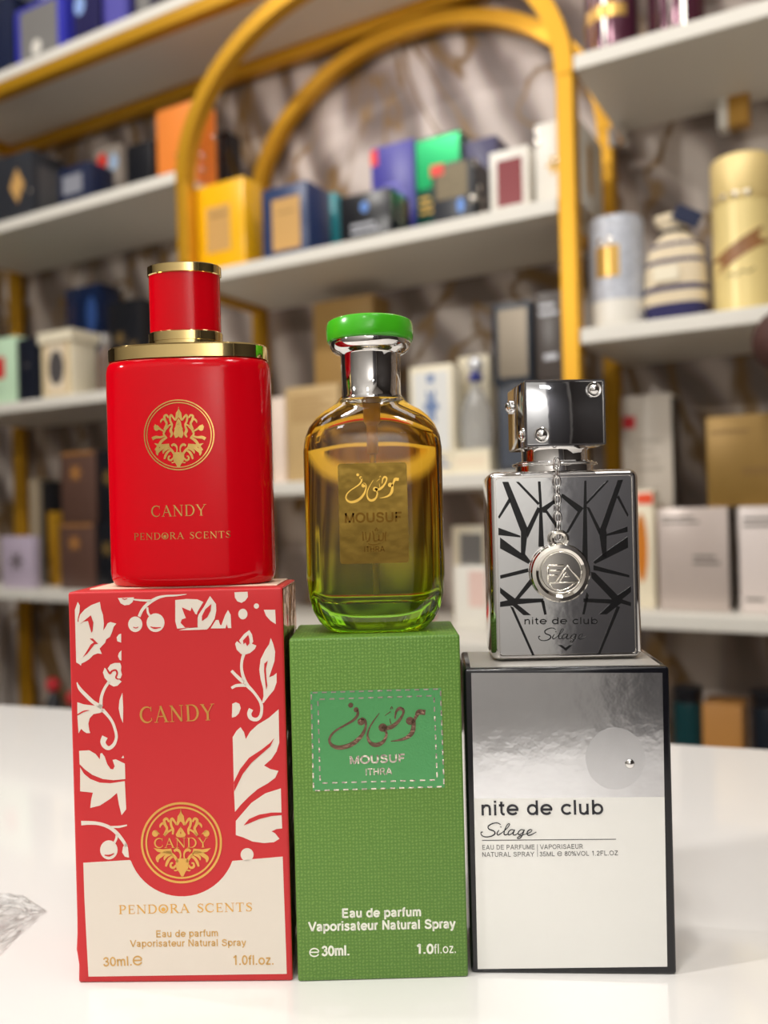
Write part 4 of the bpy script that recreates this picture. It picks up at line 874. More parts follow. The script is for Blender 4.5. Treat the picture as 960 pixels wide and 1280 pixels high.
('R',[(-19.12,39.44),(-19.69,38.53),(-19.43,38.03),(-18.42,38.62)],
[0.182,0.319,0.273,0.182]),
('P',[(-18.44,40.26),(-18.45,40.22),(-18.47,40.18),(-18.49,40.15),(-18.52,40.13),(-18.56,40.11),(-18.6,40.11),(-18.65,40.11),(-18.68,40.13),(-18.72,40.15),(-18.74,40.19),(-18.75,40.22),(-18.76,40.27),(-18.75,40.31),(-18.74,40.35),(-18.71,40.38),(-18.68,40.4),(-18.64,40.42),(-18.6,40.42),(-18.56,40.42),(-18.52,40.4),(-18.49,40.38),(-18.46,40.34),(-18.45,40.31)]),
('R',[(-18.42,38.62),(-16.84,39.99),(-16.18,41.08),(-16.77,40.99),(-17.58,39.44),(-17.79,38.25),(-17.16,38.12),(-16.51,38.62)],
[0.182,0.182,0.182,0.182,0.273,0.319,0.228,0.137]),
('R',[(-15.05,39.35),(-15.81,39.53),(-16.64,38.8),(-16.57,38.07),(-15.7,38.43),(-15.0,39.35)],
[0.182,0.228,0.273,0.273,0.182,0.182]),
('R',[(-14.86,39.53),(-15.34,38.34),(-14.9,38.02),(-13.98,38.61)],
[0.228,0.319,0.228,0.137]),
('R',[(-12.34,39.34),(-13.1,39.53),(-13.93,38.8),(-13.81,38.11),(-12.99,38.48),(-12.29,39.43)],
[0.182,0.228,0.273,0.273,0.182,0.182]),
('R',[(-12.24,39.52),(-12.92,37.84),(-13.66,37.11),(-14.29,37.2),(-13.46,37.79),(-11.77,38.34)],
[0.228,0.273,0.228,0.182,0.182,0.137]),
('R',[(-11.77,38.34),(-10.54,38.88),(-10.17,39.43),(-10.8,39.52),(-11.49,38.89),(-11.42,38.11),(-10.65,38.02),(-9.01,38.88)],
[0.182,0.182,0.182,0.228,0.319,0.319,0.228,0.137])],'sx_text':[('T','nite de club',(-23.74,43.43),(8.91,43.62),3.98)],'sx_small':[('T','EAU DE PARFUME',(-23.79,34.01),(-9.58,34.14),1.28),
('T','VAPORISAEUR',(-8.05,34.14),(3.41,34.28),1.28),
('T','NATURAL SPRAY',(-23.84,32.04),(-9.81,32.18),1.28),
('T','35ML ℮ 80%VOL 1.2FL.OZ',(-8.23,32.18),(12.74,32.51),1.28)],'sx_line':[('R',[(-23.82,36.57),(12.31,36.86)],
[0.205,0.205]),
('R',[(-8.82,35.46),(-8.86,32.09)],
[0.137,0.137])],'sx_panel':[('P',[(-25.61,82.5),(25.8,81.82),(25.16,2.33),(-25.91,1.22)]),
('P',[(-25.71,48.04),(25.52,48.27),(25.16,2.33),(-25.91,1.22)]),
('P',[(20.57,58.7),(20.25,56.51),(19.41,54.48),(18.12,52.73),(16.45,51.4),(14.53,50.56),(12.47,50.28),(10.43,50.58),(8.54,51.44),(6.93,52.79),(5.72,54.56),(4.97,56.61),(4.76,58.81),(5.08,61.0),(5.92,63.04),(7.23,64.79),(8.9,66.12),(10.83,66.95),(12.89,67.22),(14.92,66.92),(16.81,66.05),(18.41,64.7),(19.62,62.93),(20.35,60.89)]),
('P',[(17.77,57.31),(17.72,56.97),(17.58,56.66),(17.37,56.39),(17.1,56.19),(16.79,56.06),(16.46,56.02),(16.13,56.06),(15.82,56.19),(15.56,56.4),(15.36,56.67),(15.24,56.99),(15.21,57.33),(15.26,57.66),(15.4,57.98),(15.61,58.24),(15.88,58.45),(16.19,58.58),(16.52,58.62),(16.85,58.57),(17.16,58.44),(17.42,58.23),(17.61,57.96),(17.73,57.65)])],'pen':[('R',[(5.9,25.09),(5.86,24.53),(5.76,23.98),(5.61,23.44),(5.41,22.91),(5.16,22.41),(4.86,21.93),(4.52,21.49),(4.13,21.08),(3.71,20.71),(3.25,20.39),(2.77,20.11),(2.25,19.88),(1.72,19.7),(1.18,19.58),(0.62,19.51),(0.06,19.49),(-0.5,19.53),(-1.05,19.63),(-1.59,19.78),(-2.11,19.98),(-2.61,20.23),(-3.08,20.53),(-3.52,20.88),(-3.93,21.27),(-4.29,21.69),(-4.62,22.15),(-4.89,22.64),(-5.12,23.16),(-5.29,23.69),(-5.42,24.24),(-5.48,24.8),(-5.5,25.36),(-5.46,25.92),(-5.36,26.48),(-5.21,27.02),(-5.01,27.55),(-4.76,28.05),(-4.46,28.53),(-4.11,28.97),(-3.73,29.38),(-3.3,29.75),(-2.84,30.07),(-2.36,30.35),(-1.84,30.58),(-1.31,30.76),(-0.77,30.88),(-0.21,30.95),(0.35,30.96),(0.91,30.92),(1.46,30.82),(2.0,30.68),(2.52,30.47),(3.02,30.22),(3.49,29.92),(3.93,29.57),(4.33,29.19),(4.7,28.76),(5.02,28.3),(5.3,27.81),(5.52,27.3),(5.7,26.76),(5.82,26.22),(5.89,25.66),(5.9,25.09)],
[0.465,0.465,0.465,0.465,0.465,0.465,0.465,0.465,0.465,0.465,0.465,0.465,0.465,0.465,0.465,0.465,0.465,0.465,0.465,0.465,0.465,0.465,0.465,0.465,0.465,0.465,0.465,0.465,0.465,0.465,0.465,0.465,0.465,0.465,0.465,0.465,0.465,0.465,0.465,0.465,0.465,0.465,0.465,0.465,0.465,0.465,0.465,0.465,0.465,0.465,0.465,0.465,0.465,0.465,0.465,0.465,0.465,0.465,0.465,0.465,0.465,0.465,0.465,0.465,0.465]),
('R',[(-3.46,27.22),(0.92,27.18)],
[0.598,0.598]),
('R',[(-3.46,27.22),(-3.57,22.75)],
[0.598,0.598]),
('R',[(-3.1,25.74),(0.05,25.73)],
[0.531,0.531]),
('R',[(-3.13,24.41),(-0.81,24.42)],
[0.465,0.465]),
('R',[(-1.35,22.63),(1.94,27.09),(5.54,22.74)],
[0.598,0.598,0.598]),
('R',[(-0.36,22.61),(1.53,25.2),(2.5,24.01),(1.17,23.97)],
[0.398,0.398,0.398,0.398]),
('R',[(-3.58,22.28),(5.54,22.47)],
[0.398,0.398]),
('R',[(-3.19,22.14),(-2.23,20.85),(-0.25,20.07),(1.92,20.69),(3.94,22.14)],
[0.332,0.332,0.332,0.332,0.332]),
('R',[(-2.96,17.96),(-0.44,19.24),(2.87,19.16)],
[0.332,0.332,0.332])]}

# ------------------------------------------------------------------ materials
gold_metal = mat('shelf_gold', srgb(210, 156, 32), .42, .5)
white_lam = mat('white_laminate', srgb(226, 222, 212), .45)
red_box_m = mat('red_card', srgb(200, 40, 44), .42, **{'Specular IOR Level': .4})
cream_print = mat('cream_print', srgb(228, 218, 204), .5)
gold_foil = mat('gold_foil', srgb(226, 176, 92), .32, .7)
gold_mirror = mat('gold_mirror', srgb(232, 205, 140), .06, 1.0)
gold_dark = mat('gold_emblem', srgb(236, 196, 116), .14, 1.0, bump=.0001, bscale=500)
chrome = mat('chrome', srgb(226, 224, 222), .04, 1.0)
silver_print = mat('silver_foil', srgb(214, 204, 190), .16, 1.0, bump=.0003, bscale=600)
copper_print = mat('copper_foil', srgb(140, 112, 96), .2, 1.0, bump=.0003, bscale=500)
black_gloss = mat('black_gloss', srgb(14, 14, 20), .18)
black_print = mat('black_print', srgb(10, 10, 12), .25)
grey_print = mat('grey_print', srgb(84, 84, 84), .4)
white_print = mat('white_print', srgb(240, 240, 226), .5)

# marble wall
def marble():
    m = bpy.data.materials.new('marble_wallpaper'); m.use_nodes = True; nt = m.node_tree; b = nt.nodes['Principled BSDF']
    N = nt.nodes.new; L = nt.links.new
    tc = N('ShaderNodeTexCoord'); mp = N('ShaderNodeMapping'); mp.inputs['Rotation'].default_value = (0, math.radians(42), 0); mp.inputs['Scale'].default_value = (1.6, 1.0, .9)
    L(tc.outputs['Object'], mp.inputs['Vector'])
    n1 = N('ShaderNodeTexWave'); n1.wave_type = 'BANDS'; n1.bands_direction = 'X'; n1.inputs['Scale'].default_value = 2.6; n1.inputs['Distortion'].default_value = 9; n1.inputs['Detail'].default_value = 3; n1.inputs['Detail Scale'].default_value = 1.1
    L(mp.outputs[0], n1.inputs['Vector'])
    r1 = N('ShaderNodeValToRGB'); cr = r1.color_ramp
    cr.elements[0].position = .10; cr.elements[0].color = (*srgb(120, 107, 99), 1); cr.elements[1].position = .95; cr.elements[1].color = (*srgb(204, 193, 184), 1)
    e = cr.elements.new(.5); e.color = (*srgb(160, 146, 137), 1)
    L(n1.outputs['Fac'], r1.inputs[0])
    n2 = N('ShaderNodeTexNoise'); n2.inputs['Scale'].default_value = 2.0; n2.inputs['Detail'].default_value = 3; n2.inputs['Distortion'].default_value = 3.0
    L(mp.outputs[0], n2.inputs['Vector'])
    s = N('ShaderNodeMath'); s.operation = 'SUBTRACT'; s.inputs[1].default_value = .52; L(n2.outputs['Fac'], s.inputs[0])
    a = N('ShaderNodeMath'); a.operation = 'ABSOLUTE'; L(s.outputs[0], a.inputs[0])
    r2 = N('ShaderNodeValToRGB'); r2.color_ramp.elements[0].position = .006; r2.color_ramp.elements[0].color = (1, 1, 1, 1); r2.color_ramp.elements[1].position = .04; r2.color_ramp.elements[1].color = (0, 0, 0, 1)
    L(a.outputs[0], r2.inputs[0])
    mx = N('ShaderNodeMix'); mx.data_type = 'RGBA'; mx.inputs[7].default_value = (*srgb(128, 98, 52), 1)
    L(r2.outputs[0], mx.inputs[0]); L(r1.outputs[0], mx.inputs[6]); L(mx.outputs[2], b.inputs['Base Color'])
    b.inputs['Roughness'].default_value = .5
    return m
marble_m = marble()

# ------------------------------------------------------------------ room shell
U0, U1, V0, V1, FL = -2.4, 1.7, -2.05, 0.20, -0.88
def slab(name, c, s, m):
    bm = box_bm((0, 0, 0), s)
    o = structure(name, bm, m); o.location = W(*c); o.rotation_euler = (0, 0, ROT); return o
cu, cv = (U0 + U1) / 2, (V0 + V1) / 2
hz = (CEIL + FL) / 2
wall_paint = mat('grey_wall_paint', srgb(206, 204, 200), .6)
dark_paint = mat('dark_wall_paint', srgb(52, 46, 44), .6)
slab('wall_back', (cu, V1 + .05, hz), (U1 - U0, .1, CEIL - FL), marble_m)
slab('wall_front', (cu, V0 - .05, hz), (U1 - U0, .1, CEIL - FL), wall_paint)
slab('wall_left', (U0 - .05, cv, hz), (.1, V1 - V0, CEIL - FL), dark_paint)
slab('wall_right', (U1 + .05, cv, hz), (.1, V1 - V0, CEIL - FL), dark_paint)
slab('floor', (cu, cv, FL - .05), (U1 - U0 + .2, V1 - V0 + .2, .1), mat('brown_floor', srgb(74, 54, 44), .3, mottle=.3, bscale=3))
slab('ceiling', (cu, cv, CEIL + .05), (U1 - U0 + .2, V1 - V0 + .2, .1), mat('white_ceiling', srgb(226, 222, 216), .7))

slab('panel_for_reflection_1', (1.265, V0 + .02, FL + 1.05), (.59, .04, 2.1), mat('dark_reflection_panel', srgb(96, 94, 96), .4))  # unseen dark panel added so the silver bottle mirrors a dark half

# ------------------------------------------------------------------ shelving unit
UL, UM0, UM1, UR = -1.432, -0.842, -0.283, 0.30
TK_ = .017; PW = .020; VB = .175
su = empty('display_shelving', 'white shop shelving with gold posts and a round-headed gold arch on the marble wall', 'shelves', W(-.5625, .09, FL), ROT)
def loc(u, v, z): return Vector((u + .5625, v - .09, z - FL))      # into the unit's own frame
def shelf(u0, u1, z, v0=0.0, v1=.19):
    bm = box_bm((0, 0, 0), (u1 - u0, v1 - v0, TK_), .0015, 2)
    o = link('shelf_board', bm, white_lam, su); o.location = loc((u0 + u1) / 2, (v0 + v1) / 2, z + TK_ / 2); return o
g = .011
for z in (.60, .302, -.006, -.30, -.60): shelf(UL + g, UM0 - g, z)
for z in (.45, .15): shelf(UM0 + g, UM1 - g, z)
shelf(UM0 + g, UM1 - g, -.037, -.07); shelf(UM0 + g, UM1 - g, -.32); shelf(UM0 + g, UM1 - g, -.60)
for z in (.60, .302, -.006, -.30, -.60): shelf(UM1 + g, UR - g, z)
shelf(UL, UR, .845)
ZS, RX, RZ = .60, .2795, .232
def bx(name, c, s, m=gold_metal, bev=.0015):
    o = link(name, box_bm((0, 0, 0), s, bev, 1), m, su); o.location = loc(*c); return o
for v, zt in ((.010, ZS), (VB, ZS)):
    for u in (UM0, UM1): bx('post', (u, v, (zt + FL) / 2), (PW, PW, zt - FL))
    for u in (UL, UR): bx('post', (u, v, (.825 + FL) / 2), (PW, PW, .825 - FL))
for v in (.010, VB):
    bm = bmesh.new(); uc = (UM0 + UM1) / 2
    pts = [loc(uc + RX * cos(t), v, ZS + (RZ - .018) * sin(t)) for t in [pi * i / 40 for i in range(41)]]
    sweep_rect(bm, pts, PW, PW, Vector((0, 1, 0)))
    link('arch', bm, gold_metal, su, auto=.6)
    bx('beam', ((UL + UR) / 2, v, .835), (UR - UL, PW, .020))
for u in (UL, UR): bx('beam', (u, .09, .835), (PW, .15, .020))
for u in (UM0 + .012, UM1 - .012):
    for z in (.45, .15): bx('side_rail', (u + (.0 if u > -.5 else 0), .093, z - .006), (.010, .145, .012))
for u in (-.2655, -.02): bx('bracket', (u, .17, .585), (.022, .03, .028), chrome, .003)

# ------------------------------------------------------------------ counter
ct = empty('shop_counter', 'glossy white counter the three perfume boxes stand on', 'counter', (0, .3, FL))
e1 = Vector((.949, -.314, 0)).normalized(); e2 = Vector((.314, .949, 0)).normalized()
p_ = Vector((-.2688, .5914, 0))
bl, br = p_ - e1 * .95, p_ + e1 * 1.05
cor = [bl, br, br - e2 * .45, bl - e2 * .45]
def prism(cs, z0, z1, bev):
    bm = bmesh.new(); lo = [bm.verts.new((c.x, c.y - .3, z0 - FL)) for c in cs]; hi = [bm.verts.new((c.x, c.y - .3, z1 - FL)) for c in cs]
    bm.faces.new(lo); bm.faces.new(list(reversed(hi)))
    for k in range(4): bm.faces.new((lo[k], hi[k], hi[(k + 1) % 4], lo[(k + 1) % 4]))
    bmesh.ops.recalc_face_normals(bm, faces=bm.faces)
    bmesh.ops.bevel(bm, geom=list(bm.edges), offset=bev, segments=2, affect='EDGES'); return bm
counter_white = mat('counter_white', srgb(228, 226, 223), .10, **{'Coat Weight': .3, 'Coat Roughness': .03})
link('counter_top', prism(cor, -.03, 0, .002), counter_white, ct)
ins = [bl + e1 * .05 - e2 * .05, br - e1 * .05 - e2 * .05, br - e1 * .05 - e2 * .40, bl + e1 * .05 - e2 * .40]
link('counter_body', prism(ins, FL, -.03, .002), mat('counter_body_white', srgb(210, 206, 200), .4), ct)

# ------------------------------------------------------------------ goods on the shelves
def carton(key, label, m, group=None, cat='box', name='perfume_box', panels=(), side=(), depth=None, lid=None, bev=.0013, gap=0.0, u=None):
    u0, u1, v, d, zb, h = GEO[key]
    if depth: d = depth
    wd = u1 - u0
    o = link(name, box_bm((0, d / 2, h / 2), (wd, d, h), bev, 2), m, auto=.5)
    o.location = W((u0 + u1) / 2, v, zb + .0004); o.rotation_euler = (0, 0, ROT)
    tag(o, label, cat, group)
    for p in panels:
        nm, x0, x1, z0, z1, pm = p[:6]
        shape = p[6] if len(p) > 6 else 'rect'
        bm = bmesh.new(); X0, X1, Z0, Z1 = [q * 1000 for q in ((x0 - .5) * wd, (x1 - .5) * wd, z0 * h, z1 * h)]
        if shape == 'rect': pts = [(X0, Z0), (X1, Z0), (X1, Z1), (X0, Z1)]
        elif shape == 'diamond': pts = [((X0 + X1) / 2, Z0), (X1, (Z0 + Z1) / 2), ((X0 + X1) / 2, Z1), (X0, (Z0 + Z1) / 2)]
        elif shape == 'flower': pts = [((X0 + X1) / 2 + (X1 - X0) / 2 * (.75 + .25 * cos(6 * t)) * cos(t), (Z0 + Z1) / 2 + (Z1 - Z0) / 2 * (.75 + .25 * cos(6 * t)) * sin(t)) for t in [2 * pi * k / 48 for k in range(48)]]
        else: pts = [((X0 + X1) / 2 + (X1 - X0) / 2 * cos(t), (Z0 + Z1) / 2 + (Z1 - Z0) / 2 * sin(t)) for t in [2 * pi * k / 28 for k in range(28)]]
        if shape == 'lines':
            n = p[7]
            for k in range(n):
                zz0 = Z0 + (Z1 - Z0) * (k + .2) / n; zz1 = Z0 + (Z1 - Z0) * (k + .65) / n; q = X1 - (X1 - X0) * (.3 * ((k * 7) % 3) / 2)
                put_poly(bm, [(X0, zz0), (q, zz0), (q, zz1), (X0, zz1)], .0003)
        else: put_poly(bm, pts, .0004 if len(p) < 8 else p[7])
        link(nm, bm, pm, o)
    for p in side:
        nm, y0, y1, z0, z1, pm = p
        c = link(nm, box_bm((wd / 2, d * (y0 + y1) / 2, h * (z0 + z1) / 2), (.0006, d * (y1 - y0), h * (z1 - z0))), pm, o)
    if lid:
        hl, over = lid
        bm = box_bm((0, d / 2, h + .0006 - hl / 2), (wd + 2 * over, d + 2 * over, hl), .001, 2)
        link('lid', bm, m, o)
    return o
C = lambda n, r, g_, b, ro=.35, me=0.0, **k: mat(n, srgb(r, g_, b), ro, me, **k)
navy = C('navy_card', 30, 38, 66); charcoal = C('charcoal_card', 48, 50, 56); black = C('black_card', 26, 27, 32, .3)
violet = C('violet_card', 66, 62, 150); cobalt = C('cobalt_card', 56, 58, 178, .25)
greyp = C('grey_picture', 128, 126, 124, .35); pale = C('pale_card', 206, 206, 200); tan = C('tan_label', 204, 160, 96, .4)
orange = C('orange_card', 236, 138, 62, .3); yellow = C('yellow_card', 246, 184, 18, .28); blue = C('blue_card', 46, 62, 100)
teal = C('teal_card', 40, 138, 146); green_f = C('lit_green_foil', 24, 176, 104, .22, .4); red_l = C('red_tag', 232, 56, 44); white_c = C('white_card', 228, 224, 214)
wine = C('wine_panel', 128, 32, 40, .3); kraft = C('kraft_card', 196, 166, 116, .6); kraft2 = C('kraft_dark', 170, 134, 76, .5); cream_c = C('cream_card', 236, 226, 200)
mint = C('mint_card', 196, 226, 194); lilac = C('lilac_card', 186, 172, 190); brown_c = C('brown_card', 92, 66, 56, .4); goldc = C('gold_card', 176, 136, 52, .35, .5)
silver_c = C('silver_card', 176, 172, 168, .25, .5); pinkw = C('pinkish_white_card', 226, 214, 208); bluep = C('blue_print', 112, 134, 176); goldp = C('gold_print', 206, 164, 84, .3, .5)
text_l = C('pale_print', 190, 192, 200); text_d = C('dark_print', 110, 104, 98); amber_p = C('amber_print', 206, 122, 24); bluedot = C('blue_dot', 110, 150, 220, .2); red_d = C('red_panel', 212, 36, 48)
glint = mat('glint_mirror', srgb(246, 240, 228), .05, 1.0)
foil_hi = mat('glint_catcher', srgb(240, 238, 230), .08, 1.0)

def dome(par, name, x, y, z, side=False, r=.0046, Rc=.0074):  # mirror domes added to the goods to throw bright glints
    hmax = Rc - math.sqrt(Rc * Rc - r * r)
    prof = [(max(.0001, r * (1 - k / 7)), math.sqrt(Rc * Rc - (r * (1 - k / 7)) ** 2) - (Rc - hmax)) for k in range(8)]
    q = link(name, lathe(prof, 20), glint, par, smooth=True)
    q.rotation_euler = (0, pi / 2, 0) if side else (pi / 2, 0, 0); q.location = (x, y, z); return q
def domes(o, key, pts, side=False):
    u0, u1, v, d, zb, hh = GEO[key]
    for a, c in pts: dome(o, 'glint_catcher', (u1 - u0) / 2 if side else (a - .5) * (u1 - u0), a if side else 0, c * hh, side)
SH = {'top': 'boxes on the top shelf', 'B': 'boxes on the upper shelf beside the arch', 'M': 'boxes on the shelf inside the arch', 'N': 'boxes on the lower shelf under the arch', 'C': 'boxes on the middle shelf beside the arch', 'D': 'boxes on the low shelf beside the arch', 'R': 'boxes on the low shelf behind the silver bottle'}
carton('A1', 'dark navy box at the outer end of the top shelf', navy, SH['top'], depth=.06)
carton('A2', 'cobalt blue box with a grey picture panel on the top shelf', cobalt, SH['top'], depth=.05, panels=[('picture_panel', .12, .88, .06, .93, greyp), ('print', .35, .55, .22, .45, white_c, 'oval', .0007)])  # the white oval is a highlight painted on the picture panel
carton('A3', 'dark violet box with painted pale blue glints beside the cobalt box', C('deep_violet_card', 44, 42, 84, .15), SH['top'], depth=.05, panels=[('print', .05, .45, .55, .8, C('pale_glint_paint', 150, 180, 236, .2), 'oval')])  # the oval paints pale blue highlights onto the card
carton('A4', 'violet box in the middle of the top shelf row', violet, SH['top'], depth=.05, panels=[('label_panel', .15, .85, .2, .75, C('violet_label', 92, 88, 170))])
carton('A5', 'charcoal violet box where the gold top edge leaves the frame', C('charcoal_violet_card', 52, 48, 70), SH['top'], depth=.05, panels=[('label_panel', .2, .8, .25, .7, greyp)])
u0 = GEO['A1'][0]
o = link('flat_case', box_bm((0, 0, .011), (.115, .075, .022), .003, 2), C('pale_green_card', 206, 218, 208)); o.location = W(-1.262, .060, GEO['A1'][4] + GEO['A1'][5]); o.rotation_euler = (0, 0, ROT)
tag(o, 'pale greenish flat case lying on the dark navy box of the top shelf', 'case'); link('lid', box_bm((0, 0, .0165), (.117, .077, .009), .002, 2), C('pale_green_lid', 214, 224, 216), o)

o = carton('B1', 'big charcoal box with a gold diamond emblem on the upper shelf', charcoal, SH['B'], panels=[('emblem', .62, .88, .28, .78, tan, 'diamond')], side=[('print', .2, .9, .15, .8, C('grey_side_print', 84, 84, 86))], depth=.07)
carton('B2', 'small navy box with a grey label beside the charcoal one', navy, SH['B'], depth=.05, panels=[('label_panel', .15, .75, .38, .8, C('grey_label', 140, 142, 152))])
carton('B3', 'pale grey box with red and blue dots standing behind', C('warm_grey_card', 158, 148, 138), SH['B'], depth=.05, panels=[('print', .12, .5, .70, .93, red_l, 'oval'), ('print', .6, .95, .66, .88, C('pale_blue_dot', 170, 196, 226), 'oval')])
carton('B4', 'black box with a small silver motif beside the orange box', black, SH['B'], depth=.06, panels=[('motif', .3, .7, .05, .28, silver_c, 'flower')])
domes(o, 'B1', [(.95, .40)])
o = carton('B5', 'bright orange box at the end of the upper shelf behind the gold arch', orange, SH['B'], side=[('print', .1, .9, .05, .95, C('deep_orange_side', 230, 122, 36))])
domes(o, 'B5', [(.52, .40), (.86, .86)]); domes(o, 'B5', [(.012, .18), (.012, .35), (.040, .66)], True)
carton('K6', 'tall black box standing behind the orange box', C('black_glossy_card', 22, 20, 22, .12), SH['B'], depth=.035, panels=[('print', .3, .36, .1, .95, silver_c), ('print', .7, .74, .1, .9, greyp)])  # the narrow strips are painted glossy streaks
carton('Y', 'bright yellow box with a tan label between the gold post and the blue box', yellow, SH['M'], panels=[('label_panel', .30, .74, .24, .74, tan), ('print', .36, .68, .62, .66, kraft2, 'rect', .0007)], depth=.042, bev=.003)
carton('BL', 'dark blue box with an amber label beside the yellow box', blue, SH['M'], panels=[('label_panel', .24, .84, .14, .82, tan), ('print', .36, .72, .62, .65, kraft2, 'rect', .0007)], depth=.058, bev=.004)
carton('TE', 'teal box showing as a sliver behind the blue box', teal, SH['M'], depth=.04)
o = carton('BK', 'low black box with a blue dot and grey lettering on the arch shelf', black, SH['M'], panels=[('print', .42, .58, .60, .82, bluedot, 'oval'), ('print', .22, .78, .18, .44, text_l, 'lines', 2)], depth=.055)
domes(o, 'BK', [(.008, .80), (.008, .62), (.008, .44), (.030, .82), (.030, .64), (.030, .46), (.030, .28)], True)
carton('PU', 'violet blue box with a red corner tag behind the low black box', violet, SH['M'], depth=.05, panels=[('tag', .0, .16, .84, .98, red_l), ('print', .3, .75, .52, .68, C('violet_print', 120, 116, 200), 'lines', 2)])
carton('GR', 'emerald green foil box between the violet boxes', C('dim_green_card', 22, 74, 62, .3), SH['M'], depth=.05, panels=[('foil_panel', .04, .98, .55, .98, green_f), ('print', .08, .42, .32, .5, goldp, 'lines', 3)])  # lit top and dim lower part painted in two greens
o = carton('DK', 'black box with ornate gold print and an orange red patch', charcoal, SH['M'], panels=[('print', .1, .86, .42, .96, C('ornate_gold_print', 110, 98, 74, .35, .3, mottle=.5, bscale=300)), ('tag', -.02, .3, .82, 1.0, red_l, 'rect', .0009), ('print', .6, .78, .16, .40, bluedot, 'oval')], depth=.052)
domes(o, 'DK', [(.006, .92), (.006, .40), (.020, .58), (.024, .40), (.028, .24)], True); domes(o, 'DK', [(.95, .34)])
carton('P2', 'indigo box peeking out behind the white box with the red panel', C('indigo_card', 58, 54, 92), SH['M'], depth=.05)
carton('WR', 'small white box with a dark red panel on the arch shelf', white_c, SH['M'], panels=[('label_panel', .2, .84, .12, .84, wine), ('print', .28, .76, .3, .7, C('wine_print', 150, 60, 66), 'lines', 5)], depth=.045)
o = carton('WC', 'large ivory box with gold print behind the gold post', white_c, SH['M'], panels=[('print', .25, .75, .35, .6, goldp, 'flower')], side=[('print', .35, .55, .2, .8, goldp)], depth=.10)
domes(o, 'WC', [(.06, .90), (.06, .78), (.5, .5)])
carton('PK', 'pale pink box between the red bottle and the kraft box', C('pale_pink_card', 238, 218, 202), SH['N'], depth=.05)
carton('KR', 'kraft coloured box with fine printed lines behind the amber bottle', kraft, SH['N'], depth=.05, panels=[('print', .1, .9, .62, .92, C('kraft_print', 172, 138, 90), 'lines', 7)])
carton('KT', 'tall tan box standing behind the kraft box', kraft2, SH['N'], depth=.05)
carton('WB', 'cream box with a printed blue bottle picture', cream_c, SH['N'], depth=.035, panels=[('picture_panel', .1, .9, .22, .94, C('pale_picture', 226, 226, 222)), ('print', .32, .68, .45, .80, bluep, 'flower', .0007), ('print', .42, .58, .84, .92, bluep, 'rect', .0007), ('print', .3, .9, .06, .18, bluep, 'lines', 2)])
carton('CB', 'plain cream box behind the crystal bottle', cream_c, SH['N'], depth=.045)
carton('DL', 'dark box under the stacked pair behind the silver cap', charcoal, SH['N'], depth=.06, panels=[('print', .08, .92, .06, .94, C('slate_panel', 60, 66, 78))])
carton('DL2', 'dark brown box under the stacked pair beside the gold post', C('dark_brown_card', 62, 54, 50), SH['N'], depth=.06)
carton('DU', 'navy framed box with a gold inner panel on top of the dark stack', C('dark_navy_card', 34, 42, 54), SH['N'], depth=.05, panels=[('label_panel', .16, .9, .08, .92, C('gold_grey_panel', 96, 84, 66, .3, .3)), ('print', .2, .8, .55, .7, C('steel_print', 110, 130, 150), 'lines', 2)])
carton('DU2', 'dark grey box with pale lettering on top of the stack beside the gold post', C('brown_grey_card', 74, 66, 62), SH['N'], depth=.05, panels=[('print', .15, .85, .72, .9, text_l, 'lines', 2), ('print', .3, .8, .2, .35, text_l, 'lines', 1)])
carton('M3F', 'white framed box with a grey window panel on the lowest arch shelf', cream_c, SH['N'], depth=.04, panels=[('label_panel', .24, .9, .55, .92, greyp)])
carton('M3W', 'white box with a pink panel standing before the framed one', white_c, SH['N'], depth=.04, panels=[('label_panel', .45, .95, .35, .93, C('pink_panel', 226, 196, 186))])
carton('C1', 'mint green box with a red panel on the middle shelf', mint, SH['C'], depth=.06, panels=[('label_panel', .3, .66, .4, .72, red_d)])
carton('C2', 'black box beside the mint green one', C('blue_black_card', 24, 28, 40), SH['C'], depth=.06, panels=[('print', .4, .6, .55, .62, text_d, 'lines', 1)])
carton('C3', 'cream box with a dark oval and an overhanging lid', cream_c, SH['C'], panels=[('border', .06, .94, .06, .86, C('tan_border', 214, 190, 144)), ('label_panel', .2, .8, .1, .82, C('cream_inner', 232, 216, 190), 'rect', .0007), ('emblem', .25, .75, .2, .72, C('dark_oval', 84, 80, 80), 'oval', .001)], depth=.05, lid=(.018, .004))
carton('C4', 'glossy navy box behind the cream oval box', C('glossy_navy_card', 22, 36, 68, .15), SH['C'], depth=.05, panels=[('print', .05, .5, .4, .58, C('blue_glint_paint', 74, 120, 190, .15), 'oval'), ('print', .6, .9, .6, .9, C('blue_glint_paint_dim', 50, 80, 140), 'oval')])  # both ovals are blue highlights painted on
carton('C6', 'black box with faint gold marks behind the red bottle', black, SH['C'], depth=.05, panels=[('print', .2, .5, .55, .7, C('dim_gold', 110, 88, 50), 'flower'), ('print', .6, .9, .3, .6, C('dim_gold', 110, 88, 50), 'flower')])
carton('D1', 'lilac box with a grey flower emblem on the low shelf', lilac, SH['D'], depth=.016, panels=[('emblem', .25, .72, .32, .72, C('dim_emblem', 120, 110, 116), 'flower')])
carton('D4', 'slim gold box beside the stacked brown boxes', C('slim_gold_card', 208, 156, 44, .3, .5), SH['D'], depth=.05)
bb = dict(depth=.07, panels=[('emblem', .25, .62, .58, .82, C('copper_emblem', 168, 116, 62), 'flower'), ('border', .05, .95, .95, .99, C('copper_emblem', 168, 116, 62))])
carton('D5', 'lower brown box of the stack with copper emblems', brown_c, SH['D'], **bb)
carton('D5b', 'upper brown box of the stack with copper emblems', brown_c, SH['D'], **bb)
b2 = dict(depth=.07, panels=[('emblem', .2, .7, .5, .75, C('dim_gold', 110, 88, 50), 'flower')])
